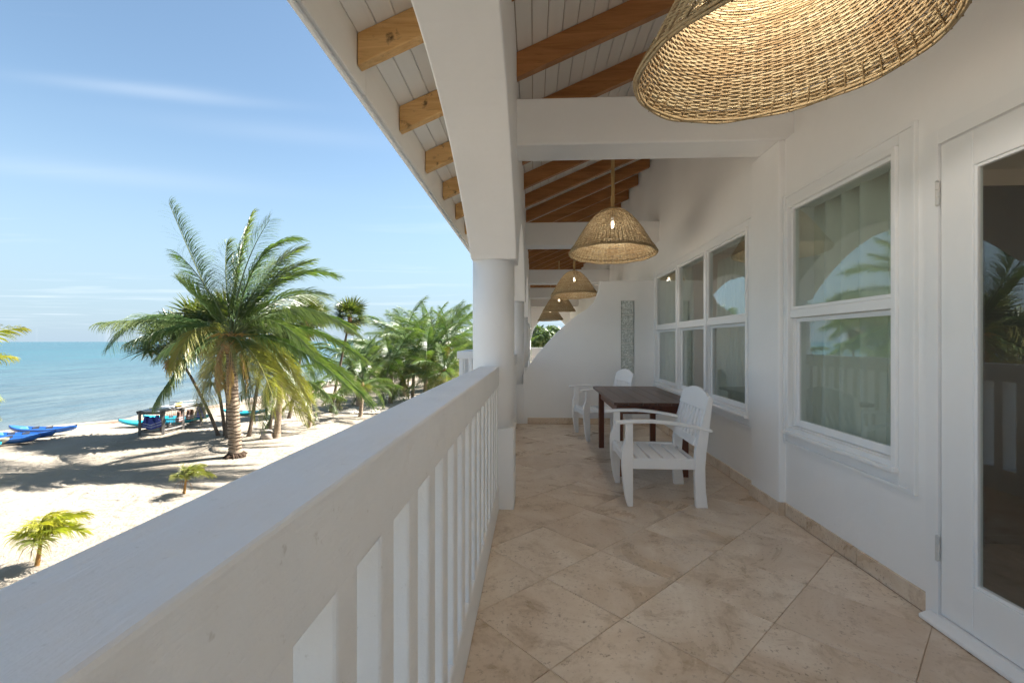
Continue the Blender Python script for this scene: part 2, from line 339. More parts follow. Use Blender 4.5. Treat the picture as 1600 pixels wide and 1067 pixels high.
def copy_tree(o, parent=None):
    c = o.copy(); COL.objects.link(c); c.parent = parent
    for ch in list(o.children): copy_tree(ch, c)
    return c
def bez(a, b, c, n):
    a, b, c = Vector(a), Vector(b), Vector(c)
    return [a * (1 - t) ** 2 + b * 2 * t * (1 - t) + c * t * t for t in (k / (n - 1) for k in range(n))]
def lerp(pts, x):
    if x <= pts[0][0]: return pts[0][1]
    for (a, va), (b, vb) in zip(pts, pts[1:]):
        if x <= b: return va + (vb - va) * (x - a) / (b - a)
    return pts[-1][1]
def smooth01(t): t = max(0, min(1, t)); return t * t * (3 - 2 * t)

# ------------------------------------------------------------------ ground and sea
GZ, SEA = -3.0, -3.32
SHORE = [(-300, -70), (0, -31), (23, -27.2), (26, -25.2), (30, -24.4), (35, -23.0), (60, -24.5), (100, -28), (160, -18), (230, 60), (300, 2500)]
def ground_z(x, y):
    s = x - lerp(SHORE, y); s += .35 * math.sin(y * .9) + .2 * math.sin(y * 2.3 + 1)
    z = SEA + s * .055
    z = min(z, GZ) if z > GZ - .12 else z
    z = max(z, -6)
    if s > 0 and x < -1.5 and y < 70: z += .05 * noise.noise((x * .55, y * .55, 0)) * min(1, s / 4) + .025 * noise.noise((x * 1.9, y * 1.9, 3)) * min(1, s / 4)
    return z
def spaced(segs):
    o = []
    for a, b, st in segs:
        n = max(1, round((b - a) / st)); o += [a + (b - a) * k / n for k in range(n)]
    return o + [segs[-1][1]]
gx = spaced([(-4000, -400, 900), (-400, -60, 60), (-60, -30, 3), (-30, -3, .3), (-3, 20, 3), (20, 120, 12), (120, 600, 80), (600, 4000, 800)])
gy = spaced([(-1500, -60, 300), (-60, -6, 6), (-6, 42, .3), (42, 80, 1.5), (80, 320, 8), (320, 1000, 100), (1000, 6000, 1000)])
mb = MB()
for y in gy:
    for x in gx: mb.v.append((x, y, ground_z(x, y)))
nx = len(gx)
for j in range(len(gy) - 1):
    for i in range(nx - 1): a = j * nx + i; mb.f.append((a, a + 1, a + 1 + nx, a + nx))
tag(mb.build('beach', 'sand', smooth=True), 'pale sandy beach below the balcony', None, kind='structure')
mb = MB(); sxs = spaced([(-6000, -300, 900), (-300, 3000, 500)]); sys_ = spaced([(-1500, 7000, 700)])
for y in sys_:
    for x in sxs: mb.v.append((x, y, SEA))
nx = len(sxs)
for j in range(len(sys_) - 1):
    for i in range(nx - 1): a = j * nx + i; mb.f.append((a, a + 1, a + 1 + nx, a + nx))
tag(mb.build('sea', 'sea_water'), 'calm blue green sea', None, kind='structure')

# ------------------------------------------------------------------ balcony floor of square travertine laid on the diagonal
XK, XW = -0.277, 1.93           # kerb face and house wall face
floor = tag(MB().box(XK - .3, XW + .1, -3.0, 24.6, -.35, -.0045).build('balcony_floor', 'grout'), 'travertine tiled balcony floor', None, kind='structure')
def clip(poly, ax, lim, keep_less):
    out = []
    for k in range(len(poly)):
        a, b = poly[k], poly[(k + 1) % len(poly)]
        ia = (a[ax] <= lim) if keep_less else (a[ax] >= lim); ib = (b[ax] <= lim) if keep_less else (b[ax] >= lim)
        if ia: out.append(a)
        if ia != ib:
            t = (lim - a[ax]) / (b[ax] - a[ax]); out.append((a[0] + (b[0] - a[0]) * t, a[1] + (b[1] - a[1]) * t))
    return out
TS = .505; C0 = (.066, 1.853); q = math.sqrt(.5)
for i in range(-14, 15):
    for j in range(-14, 15):
        g = .0016; cs = []
        for (a, b) in ((i * TS + g, j * TS + g), ((i + 1) * TS - g, j * TS + g), ((i + 1) * TS - g, (j + 1) * TS - g), (i * TS + g, (j + 1) * TS - g)):
            cs.append((C0[0] + (a - b) * q, C0[1] + (a + b) * q))
        p = cs
        for ax, lim, less in ((0, XK + .001, False), (0, XW - .016, True), (1, -1.2, False), (1, 7.36, True)):
            if p: p = clip(p, ax, lim, less)
        if len(p) < 3: continue
        ar = abs(sum(p[k][0] * p[(k + 1) % len(p)][1] - p[(k + 1) % len(p)][0] * p[k][1] for k in range(len(p)))) / 2
        if ar < .002: continue
        cx = sum(a for a, _ in p) / len(p); cyy = sum(b for _, b in p) / len(p); n = len(p)
        dz = random.uniform(-.0008, .0008); mbt = MB()
        inn = [(cx + (a - cx) * .994, cyy + (b - cyy) * .994) for a, b in p]
        mbt.v = [(a - cx, b - cyy, -.02) for a, b in p] + [(a - cx, b - cyy, -.0022 + dz) for a, b in p] + [(a - cx, b - cyy, dz) for a, b in inn]
        for k in range(n):
            k2 = (k + 1) % n; mbt.f += [(k, k2, n + k2, n + k), (n + k, n + k2, 2 * n + k2, 2 * n + k)]
        mbt.f.append(tuple(2 * n + k for k in range(n)))
        o = mbt.build('floor_tile', 'travertine', floor); o.location = (cx, cyy, 0)

# ------------------------------------------------------------------ house wall, window and door openings
house = thing('house_wall', 'white plastered house wall with windows and door along the balcony', 'wall', (XW, 0, 0))
def wpart(mb, name, mat, parent=house, **k):
    mb.v = [(x - XW, y, z) for x, y, z in mb.v]; return mb.build(name, mat, parent, **k)
ZB = 2.88                       # underside of beams, top of the lower wall
def wall_holes(y0, y1, z0, z1, x0, x1, holes):
    ys = sorted({y0, y1, *[h[0] for h in holes], *[h[1] for h in holes]}); zs = sorted({z0, z1, *[h[2] for h in holes], *[h[3] for h in holes]}); mb = MB()
    def solid(i, j):
        if i < 0 or j < 0 or i >= len(ys) - 1 or j >= len(zs) - 1: return False
        cy_, cz_ = (ys[i] + ys[i + 1]) / 2, (zs[j] + zs[j + 1]) / 2
        return not any(h[0] < cy_ < h[1] and h[2] < cz_ < h[3] for h in holes)
    for i in range(len(ys) - 1):
        for j in range(len(zs) - 1):
            if not solid(i, j): continue
            a, b, c, d = ys[i], ys[i + 1], zs[j], zs[j + 1]
            mb.quad((x0, a, c), (x0, a, d), (x0, b, d), (x0, b, c)); mb.quad((x1, a, c), (x1, b, c), (x1, b, d), (x1, a, d))
            if not solid(i - 1, j): mb.quad((x0, a, c), (x1, a, c), (x1, a, d), (x0, a, d))
            if not solid(i + 1, j): mb.quad((x0, b, c), (x0, b, d), (x1, b, d), (x1, b, c))
            if not solid(i, j - 1): mb.quad((x0, a, c), (x0, b, c), (x1, b, c), (x1, a, c))
            if not solid(i, j + 1): mb.quad((x0, a, d), (x1, a, d), (x1, b, d), (x0, b, d))
    return mb
NW = (2.515, 3.50, .70, 2.33)    # near window opening  (y0,y1,z0,z1)
FW = (4.19, 7.24, .70, 2.33)     # far triple window
DR = (.95, 2.245, 0.0, 2.26)     # door
wpart(wall_holes(-3, 24.6, 0, ZB, XW, XW + .16, [NW, FW, DR]), 'plaster_wall', 'plaster')
# upper wall set back behind a soft ledge
def zb(x): return 3.61 + .43 * (x + .135)      # underside of the roof boards
mb = MB().prism([(XW, ZB), (XW + .07, ZB + .05), (XW + .07, zb(XW + .07) + .03), (XW + .16, zb(XW + .16) + .03), (XW + .16, ZB)], 'y', -3, 24.6)
wpart(mb, 'upper_wall', 'plaster', fix=True)
wpart(MB().box(XW - .05, XW + .02, 3.59, 4.04, 0, ZB - .004), 'pilaster', 'plaster', bevel=.012)
# skirting stones
def skirting(y0, y1, x, face=-1):
    y = y0
    while y < y1 - .02:
        l = min(.5, y1 - y); 
        wpart(MB().box(x - .014, x + .01, y + .0015, y + l - .0015, .001, .098 + random.uniform(-.002, .002)), 'skirting_stone', 'skirting_stone', bevel=.002, seg=1); y += l
skirting(-1.0, .85, XW); skirting(2.30, 3.57, XW); skirting(3.58, 4.05, XW - .05); skirting(4.06, 7.36, XW)
wpart(MB().box(XW - .062, XW - .001, 3.572, 3.588, .001, .098), 'skirting_stone', 'skirting_stone')

def frame_ring(y0, y1, z0, z1, w, x0, x1, wb=None, wt=None):
    wb = wb or w; wt = wt or w
    return MB().box(x0, x1, y0, y0 + w, z0, z1).box(x0, x1, y1 - w, y1, z0, z1).box(x0 + .0015, x1 - .0015, y0 + w, y1 - w, z0, z0 + wb).box(x0 + .0015, x1 - .0015, y0 + w, y1 - w, z1 - wt, z1)
def window(hole, lights, casing, name_label):
    y0, y1, z0, z1 = hole; cy0, cy1, cz0, cz1 = casing
    w = wpart(frame_ring(cy0, cy1, cz0, cz1, .02, XW - .022, XW + .004), 'window', 'trim_paint', bevel=.003); w['label'] = name_label
    # flat casing boards: mitred look from four boards around the opening
    wp = lambda mb, n, mt='trim_paint', bv=.004: wpart(mb, n, mt, w, bevel=bv)
    bd = .0
    wp(MB().box(XW - .016, XW + .005, cy0 + .02, y0 - .03, cz0 + .02, cz1 - .02), 'casing_board'); wp(MB().box(XW - .016, XW + .005, y1 + .03, cy1 - .02, cz0 + .02, cz1 - .02), 'casing_board')
    wp(MB().box(XW - .0155, XW + .005, y0 - .03, y1 + .03, cz0 + .02, z0 - .035), 'casing_board'); wp(MB().box(XW - .0155, XW + .005, y0 - .03, y1 + .03, z1 + .03, cz1 - .02), 'casing_board')
    wp(frame_ring(y0 - .03, y1 + .03, z0 - .035, z1 + .03, .032, XW - .034, XW + .03), 'frame', bv=.005)
    wp(MB().box(XW - .055, XW + .02, y0 - .034, y1 + .034, z0 - .06, z0 - .034), 'sill', bv=.006)
    n = len(lights)
    for k, (a, b) in enumerate(lights):
        if k < n - 1: wp(MB().box(XW - .03, XW + .05, b, lights[k + 1][0], z0, z1), 'mullion', bv=.004)
        # upper fixed light, meeting rail, lower sliding sash set further back
        wp(frame_ring(a + .002, b - .002, 1.565, z1 - .002, .022, XW - .012, XW + .03), 'upper_sash', bv=.003)
        wp(MB().box(XW - .018, XW + .036, a + .001, b - .001, 1.505, 1.563), 'meeting_rail', bv=.004)
        off = .022
        wp(frame_ring(a + .014, b - .014, z0 + .004, 1.503, .034, XW + off, XW + off + .03, .05, .03), 'lower_sash', bv=.003)
        for yy in (a + .001, b - .013): wp(MB().box(XW + .002, XW + off + .03, yy, yy + .012, z0 + .003, 1.503), 'sash_track', bv=.001)
        pu = MB().box(XW + .008, XW + .012, a + .022, b - .022, 1.575, z1 - .02); wpart(pu, 'pane', 'window_glass', w)
        pl_ = MB().box(XW + off + .012, XW + off + .016, a + .045, b - .045, z0 + .05, 1.476); wpart(pl_, 'pane', 'window_glass', w)
    return w
window(NW, [(NW[0] + .005, NW[1] - .005)], (2.38, 3.585, .556, 2.44), 'single sash window nearest the door with a drawn curtain behind it')
window(FW, [(4.195, 5.13), (5.20, 6.14), (6.21, 7.235)], (4.06, 7.345, .556, 2.44), 'triple sash window in the far bay behind the table')
# glazed door
door = wpart(frame_ring(DR[0] - .07, DR[1] + .07, -.003, DR[3] + .07, .068, XW - .020, XW + .10, .001), 'door', 'trim_paint', bevel=.005); door['label'] = 'white framed glass door at the right edge'
dp = lambda mb, n, mt='trim_paint', bv=.004: wpart(mb, n, mt, door, bevel=bv)
dp(MB().box(XW - .012, XW + .033, DR[0] + .004, DR[0] + .155, .045, DR[3] - .006), 'stile'); dp(MB().box(XW - .012, XW + .033, 2.085, DR[1] - .004, .045, DR[3] - .006), 'stile')
dp(MB().box(XW - .0115, XW + .0325, DR[0] + .155, 2.085, .045, .255), 'bottom_rail'); dp(MB().box(XW - .0115, XW + .0325, DR[0] + .155, 2.085, 2.10, DR[3] - .006), 'top_rail')
dp(frame_ring(DR[0] + .155, 2.085, .255, 2.10, .014, XW - .006, XW + .02), 'glazing_bead', bv=.003)
wpart(MB().box(XW + .006, XW + .011, DR[0] + .165, 2.075, .265, 2.09), 'pane', 'window_glass', door)
for z in (.30, 1.975):
    h = MB()
    for k in range(3): h.lathe([(.0085, z + k * .036), (.0085, z + k * .036 + .034)], 10, (XW - .023, DR[1] + .001))
    h.lathe([(.006, z - .006), (.010, z - .001)], 10, (XW - .023, DR[1] + .001)); h.lathe([(.010, z + .109), (.005, z + .116)], 10, (XW - .023, DR[1] + .001)); dp(h, 'hinge', 'hinge_metal', 0)
dp(MB().prism([(XW - .075, .004), (XW + .05, .004), (XW + .05, .040), (XW - .03, .040), (XW - .075, .022)], 'y', DR[0], DR[1] + .045), 'threshold')

# rooms behind the wall
room = tag(MB().box(XW + .16, 7.0, -3, 7.36, -.3, -.004).build('room_floor', 'room_floor_wood'), 'wooden floor of the rooms', None, kind='structure')
tag(MB().box(XW + .16, 7.0, -3, 7.36, 2.70, 2.80).build('room_ceiling', 'room_ceiling_paint'), 'ceiling of the rooms', None, kind='structure')
rw = wall_holes(-3, 7.36, 0, 2.7, 6.9, 7.0, [(-1.6, .2, .5, 2.3), (1.0, 2.9, .5, 2.3), (4.4, 6.8, .5, 2.3)]).box(XW + .16, 6.9, 7.3, 7.4, 0, 2.7).box(XW + .16, 6.9, -3.1, -3, 0, 2.7).box(XW + .16, 6.9, 3.80, 3.90, 0, 2.7)  # unseen back wall openings added to let daylight brighten the rooms
tag(rw.build('room_wall', 'room_wall_paint'), 'inner walls of the rooms', None, kind='structure')
def curtain(y0, y1, x, z0, z1, folds, label, amp=.075):
    mb = MB(); n = folds * 8
    for zi in range(9):
        z = z0 + (z1 - z0) * zi / 8; k = 1 - .25 * zi / 8
        for i in range(n + 1):
            t = i / n; y = y0 + (y1 - y0) * t
            mb.v.append((x + amp * k * math.sin(t * folds * 2 * math.pi + .7 * math.sin(t * 9)) + .012 * math.sin(t * 23 + z), y + .01 * math.sin(z * 2 + t * 11), z))
    for zi in range(8):
        for i in range(n): a = zi * (n + 1) + i; mb.f.append((a, a + 1, a + n + 2, a + n + 1))
    o = mb.build('curtain', 'curtain_cloth', smooth=True); md = o.modifiers.new('s', 'SOLIDIFY'); md.thickness = .003
    return tag(o, label, 'curtain', 'window curtains')
curtain(2.62, 3.60, XW + .20, .15, 2.42, 5, 'grey green curtain drawn behind the single window by the door')
curtain(6.35, 7.25, XW + .20, .15, 2.42, 9, 'pale curtain at the far end behind the triple window')
curtain(4.15, 6.33, XW + .62, .15, 2.42, 18, 'wide pale curtain hung deeper inside behind the triple window')
wd = thing('wardrobe', 'dark brown wooden wardrobe inside the room behind the curtained window', 'wardrobe', (3.2, 3.42, 0))
MB().box(-.3, .3, -.30, .30, .06, 2.35).build('body', 'dark_wood', wd, bevel=.01)
for s in (-1, 1): MB().box(-.322, -.302, -.29 if s < 0 else .005, -.005 if s < 0 else .29, .1, 2.3).build('door', 'dark_wood', wd, bevel=.006)
MB().box(-.28, .28, -.28, .28, 0, .06).build('plinth', 'dark_wood', wd)
ct = thing('console_table', 'dark console table standing inside behind the glass door', 'table', (2.75, 1.75, 0))
MB().box(-.28, .28, -.55, .55, .80, .86).build('table_top', 'dark_wood', ct, bevel=.008)
for sx_ in (-.23, .23):
    for sy in (-.49, .49): MB().box(sx_ - .03, sx_ + .03, sy - .03, sy + .03, 0, .80).build('leg', 'dark_wood', ct, bevel=.004)
MB().box(-.25, .25, -.5, .5, .30, .34).build('shelf', 'dark_wood', ct, bevel=.004)
tv = thing('television', 'black flat television standing on the console table inside the door', 'television', (2.78, 1.75, .86))
MB().box(-.02, .02, -.42, .42, .07, .56).build('screen', 'paddle_black', tv, bevel=.006); MB().box(-.09, .09, -.18, .18, 0, .014).build('foot', 'paddle_black', tv, bevel=.004); MB().box(-.015, .015, -.03, .03, .014, .08).build('stem', 'paddle_black', tv)

# ------------------------------------------------------------------ arcade: wall with arches, columns, pedestals
XI, XO, ZS = -.135, -.50, 1.985
COLY = [-.60, 3.775, 7.57, 12.38, 16.47, 20.55, 24.42]
def arch_z(y):
    for a, b in zip(COLY, COLY[1:]):
        y0, y1 = a + .18, b - .18
        if a <= y <= b:
            if y <= y0 or y >= y1: return ZS
            t = (y - (y0 + y1) / 2) / ((y1 - y0) / 2); return ZS + .735 * (1 - abs(t) ** 2.05)
    return ZS
ys = [-3.0, -.79]
for a, b in zip(COLY, COLY[1:]):
    y0, y1 = a + .18, b - .18; ys.append(a - .18) if a > 0 else ys.append(-.78); ys += [y0 + (y1 - y0) * (0.5 - 0.5 * math.cos(math.pi * k / 36)) for k in range(37)]
ys.append(24.6)
ys = sorted(set(ys)); mb = MB()
for k, y in enumerate(ys):
    z = arch_z(y); mb.v += [(XI, y, z), (XI, y, zb(XI) + .02), (XO, y, zb(XO) + .02), (XO, y, z)]
for k in range(len(ys) - 1):
    a = 4 * k
    for j in range(4): mb.f.append((a + j, a + 4 + j, a + 4 + (j + 1) % 4, a + (j + 1) % 4))
mb.f += [(0, 1, 2, 3), tuple(4 * (len(ys) - 1) + j for j in (3, 2, 1, 0))]
tag(mb.build('arcade_wall', 'plaster', bevel=.012, fix=True), 'white plastered arches spanning between the columns under the eave', 'wall')
ordn = ['behind the camera', 'nearest in view at the end of the near railing', 'next to the curved partition wall', 'third along the balcony beyond the partition', 'fourth along the balcony beyond the partition', 'fifth along the balcony beyond the partition', 'last at the far end of the balcony']
for k, y in enumerate(COLY):
    if k == 0: lab = 'white round column just behind the viewpoint at the start of the railing'
    else: lab = 'white round plaster column ' + ordn[k]
    t = thing('column', lab, 'column', (-.333, y, 0), 0, 'columns of the arcade')
    MB().lathe([(.166, .62), (.170, .9), (.1735, 1.4), (.1735, ZS + .01)], 56).build('shaft', 'plaster', t, smooth=True)
    MB().box(-.176, .176, -.176, .176, -.02, .635).build('pedestal', 'plaster', t, bevel=.012)

# ------------------------------------------------------------------ balustrades
def balustrade(label, y0, y1, first, x_in=XK, x_out=-.44, along='y', parts=True):
    t = thing('balustrade', label, 'balustrade', (x_in, y0, 0), 0, 'white plaster balustrades')
    mb = MB(); n = max(2, int((y1 - y0) / .12)); prof = [(-.004, -.157), (0, -.150), (0, -.006), (-.002, -.002), (-.006, 0), (x_out - x_in + .012, .001), (x_out - x_in + .003, -.003), (x_out - x_in, -.012), (x_out - x_in, -.157)]
    m_ = len(prof)
    for k in range(n + 1):
        y = (y1 - y0) * k / n
        for (px, pz) in prof:
            out = px < -.08
            wob = noise.noise((y * .9 + y0, px * 4, 1.7)); w2 = noise.noise((y * 2.6 + y0, 5, px * 3))
            mb.v.append((px + (.014 * wob + .006 * w2) * (1 if out else .25), y, 1.13 + pz + (.004 * wob + .0022 * w2) * (1 if pz > -.03 else .3)))
    for k in range(n):
        for j in range(m_): a = k * m_ + j; b = k * m_ + (j + 1) % m_; mb.f.append((a, b, b + m_, a + m_))
    mb.f += [tuple(range(m_)), tuple(n * m_ + j for j in reversed(range(m_)))]
    mb.build('handrail', 'rail_plaster', t, smooth=True, fix=True).modifiers.new('e', 'EDGE_SPLIT').split_angle = R(17)
    MB().box(x_out - x_in, 0, 0, y1 - y0, -.33, .20).build('kerb', 'rail_plaster', t, bevel=.012)
    bmsh = MB().box(-.115, -.001, 0, .08, .19, .985).mesh('baluster', 'rail_plaster'); y = first
    while y < y1 - .06:
        if y > y0 + .01:
            o = link('baluster', bmsh, t, .006); o.location = (random.uniform(-.001, .0005), y - y0, 0)
        y += .19
    return t
balustrade('white plaster balustrade along the near balcony in front of the camera', -.42, 3.60, -.32)
balustrade('white plaster balustrade in the bay beside the table', 3.95, 7.39, 4.05)
balustrade('white plaster balustrade in the bay beyond the partition', 7.75, 12.2, 7.86)
# neighbouring balcony that steps out beyond the column
nbk = thing('balustrade', 'white balustrade of the neighbouring balcony stepping out beyond the column', 'balustrade', (-1.50, 9.3, 0), 0, 'white plaster balustrades')
MB().box(-.08, .97, 0, .16, .973, 1.13).box(-.08, .08, .16, 2.8, .974, 1.131).build('handrail', 'rail_plaster', nbk, bevel=.01)
MB().box(-.08, .97, 0, .16, -.33, .20).box(-.08, .08, .16, 2.8, -.331, .201).build('kerb', 'rail_plaster', nbk, bevel=.01)
for k in range(6): MB().box(-.04 + k * .19, .04 + k * .19, .03, .13, .19, .98).build('baluster', 'rail_plaster', nbk, bevel=.006)
for k in range(13): MB().box(-.055, .045, .30 + k * .19, .38 + k * .19, .19, .98).build('baluster', 'rail_plaster', nbk, bevel=.006)
MB().box(-.06, 1.0, .02, 2.78, -.33, -.05).build('slab', 'rail_plaster', nbk)

# ------------------------------------------------------------------ cross beams
bl = {3.6: 'deep white cross beam in front of the second hanging lamp', 7.36: 'white cross beam above the curved partition wall', 12.2: 'third white cross beam along the balcony', 16.3: 'fourth white cross beam along the balcony', 20.4: 'fifth white cross beam farthest along the balcony', -.78: 'white cross beam behind the viewpoint'}
for y, lab in bl.items():
    o = MB().box(XI - .02, XW + .09, 0, .33, ZB, 3.25).build('ceiling_beam', 'plaster', bevel=.012); o.location.y = y; tag(o, lab, 'beam', 'white cross beams')

# ------------------------------------------------------------------ roof: boards, rafters, tails, fascia
roof = thing('roof', 'sloping boarded roof with exposed wooden rafters and white fascia', 'roof', (-1.1, 0, 3.2))
def rpart(mb, name, mat, **k):
    mb.v = [(x + 1.1, y, z - 3.2) for x, y, z in mb.v]; return mb.build(name, mat, roof, **k)
cs_, sn = math.cos(math.atan(.43)), math.sin(math.atan(.43))
x = -1.075; bw = .118
while x < XW + .06:
    x1 = min(x + bw, XW + .07)
    for (ya, yb) in ((-3.0, 4.45), (4.46, 12.0), (12.01, 24.6)):
        g = .0022; jz = random.uniform(-.0012, .0012)
        A, B = x + g, x1 - g; c_ = .006
        mb = MB().prism([(A, zb(A) + .006 + jz), (A + c_, zb(A + c_) + jz), (B - c_, zb(B - c_) + jz), (B, zb(B) + .006 + jz), (B, zb(B) + .022), (A, zb(A) + .022)], 'y', ya, yb)
        rpart(mb, 'ceiling_board', 'ceiling_paint')
    x = x1
rp = lambda x0, x1, h0=.002, h1=.20: [(x0, zb(x0) - h0), (x1, zb(x1) - h0), (x1, zb(x1) - h1), (x0, zb(x0) - h1)]
yk = 3.62 - .866 * 7
while yk < 24.4:
    w = .037
    rpart(MB().prism(rp(-.3, XW + .06), 'y', yk - w, yk + w), 'rafter', 'rafter_wood', bevel=.004)
    rpart(MB().prism(rp(-1.072, -.31), 'y', yk - w, yk + w), 'rafter_tail', 'weathered_wood', bevel=.007)
    yk += .866
for (ya, yb) in ((-3.0, 2.87), (2.876, 7.9), (7.906, 13), (13.006, 19), (19.006, 24.7)):
    rpart(MB().box(-1.100, -1.076, ya, yb, 2.905, 3.32), 'fascia_board', 'ceiling_paint', bevel=.003); rpart(MB().box(-1.128, -1.102, ya, yb, 2.885, 3.34), 'fascia_trim', 'trim_paint', bevel=.004)
RX = 4.4
zr = lambda x: zb(x) + .03 if x < RX else zb(RX) + .03 - .43 * (x - RX)
rpart(MB().prism([(-1.16, zb(-1.16) + .03), (RX, zr(RX)), (7.7, zr(7.7)), (7.7, zr(7.7) + .1), (RX, zr(RX) + .12), (-1.16, zb(-1.16) + .10)], 'y', -3.2, 25.0), 'roof_slab', 'roof_tile')
# lower storey and back of the house
hb = MB().box(XW, 7.1, -3.2, 24.6, GZ - .2, -.36).box(7.0, 7.1, 7.41, 24.6, -.35, 3.9).box(XW + .17, 7.1, -3.3, -3.11, -.3, 3.9).box(XW + .17, 7.1, 24.5, 24.6, -.3, 3.9).box(7.001, 7.1, -3.1, 7.4, 2.7, 3.9)
tag(hb.build('house_body', 'plaster'), 'white lower storey and back walls of the house', 'house')
lp = MB()
for k, y in enumerate(COLY):
    o = MB().box(-.18, .18, -.18, .18, GZ - .3, -.36).build('pillar', 'plaster', bevel=.01); o.location = (-.333, y, 0)
    tag(o, 'square white pillar under the balcony floor', 'pillar', 'ground floor pillars under the balcony')

# ------------------------------------------------------------------ curved partition wall with glass blocks
PY = 7.385; PT = .17
pw = thing('partition_wall', 'white curved partition wall with a column of glass blocks', 'wall', (0, PY, 0))
curve = [(-.17, .80), (-.14, .845), (.06, 1.125), (.36, 1.465), (.68, 1.745), (.88, 1.87), (.965, 1.95), (1.02, 2.06), (1.055, 2.18), (1.07, 2.305)]
def ctop(x): return lerp(curve, x)
xs = [a for a, _ in curve]
dense = []
for a, b in zip(xs, xs[1:]): dense += [a + (b - a) * k / 5 for k in range(5)]
def csm(x):      # smoothed curve
    return sum(ctop(x + d) for d in (-.05, -.03, -.015, 0, .015, .03, .05)) / 7 if -.1 < x < .96 else ctop(x)
xs = sorted(set([round(q_, 4) for q_ in dense] + [1.07, 1.40, 1.616, XW - .001])); mb = MB(); HB = (.62, 1.988)
def strip(xa, xb, za0, za1, zb0, zb1, left, right, top, bottom):
    f0, f1 = 0, PT
    mb.quad((xa, f0, za0), (xb, f0, zb0), (xb, f0, zb1), (xa, f0, za1)); mb.quad((xa, f1, za0), (xa, f1, za1), (xb, f1, zb1), (xb, f1, zb0))
    if top: mb.quad((xa, f0, za1), (xb, f0, zb1), (xb, f1, zb1), (xa, f1, za1))
    if bottom: mb.quad((xa, f0, za0), (xa, f1, za0), (xb, f1, zb0), (xb, f0, zb0))
    if left: mb.quad((xa, f0, za0), (xa, f0, za1), (xa, f1, za1), (xa, f1, za0))
    if right: mb.quad((xb, f0, zb0), (xb, f1, zb0), (xb, f1, zb1), (xb, f0, zb1))
for k, (a, b) in enumerate(zip(xs, xs[1:])):
    ta, tb = (csm(a), csm(b)) if b <= 1.0701 else (2.305, 2.305)
    if abs(a - 1.40) < 1e-6:
        strip(a, b, 0, HB[0], 0, HB[0], False, False, True, False); strip(a, b, HB[1], 2.305, HB[1], 2.305, False, False, True, True)
    else: strip(a, b, 0, ta, 0, tb, k == 0 , False, True, False)
mb.quad((1.40, 0, HB[0]), (1.40, PT, HB[0]), (1.40, PT, HB[1]), (1.40, 0, HB[1])); mb.quad((1.616, 0, HB[0]), (1.616, 0, HB[1]), (1.616, PT, HB[1]), (1.616, PT, HB[0]))
mb.build('plaster_wall', 'plaster', pw, bevel=.01, fix=True)
MB().box(1.402, 1.614, .05, PT - .05, HB[0] + .002, HB[1] - .002).build('mortar_bed', 'mortar', pw) if False else None
for k in range(6):
    z = HB[0] + .006 + k * .2275
    gb = MB().box(1.408, 1.608, .012, PT - .012, z, z + .216).build('glass_block', 'block_glass', pw, bevel=.014, seg=3)
    MB().box(1.4005, 1.6155, .02, PT - .02, z + .2165, z + .2270).build('mortar_joint', 'mortar', pw)
x = -.1
while x < XW - .05:
    l = min(.5, XW - .02 - x); MB().box(x + .001, x + l - .001, -.014, .01, .001, .098).build('skirting_stone', 'skirting_stone', pw, bevel=.002, seg=1); x += l
# end wall with an arched opening
mb = MB(); n = 24; ew = thing('end_wall', 'white end wall with an arched opening at the far end of the balcony', 'wall', (0, 24.3, 0))
for k in range(n):
    xa, xb = [XI + (XW - XI) * (k + d) / n for d in (0, 1)]
    za, zb_ = [1.3 + 1.35 * math.sqrt(max(0, 1 - ((q_ - .9) / 1.04) ** 2)) for q_ in (xa, xb)]
    for f0 in (0, .2): mb.quad((xa, f0, za), (xb, f0, zb_), (xb, f0, zb(xb)), (xa, f0, zb(xa)))
    mb.quad((xa, 0, za), (xa, .2, za), (xb, .2, zb_), (xb, 0, zb_))
mb.build('arch', 'plaster', ew, fix=True); MB().box(XI, XW, 0, .16, 0, 1.0).build('parapet', 'plaster', ew, bevel=.01)

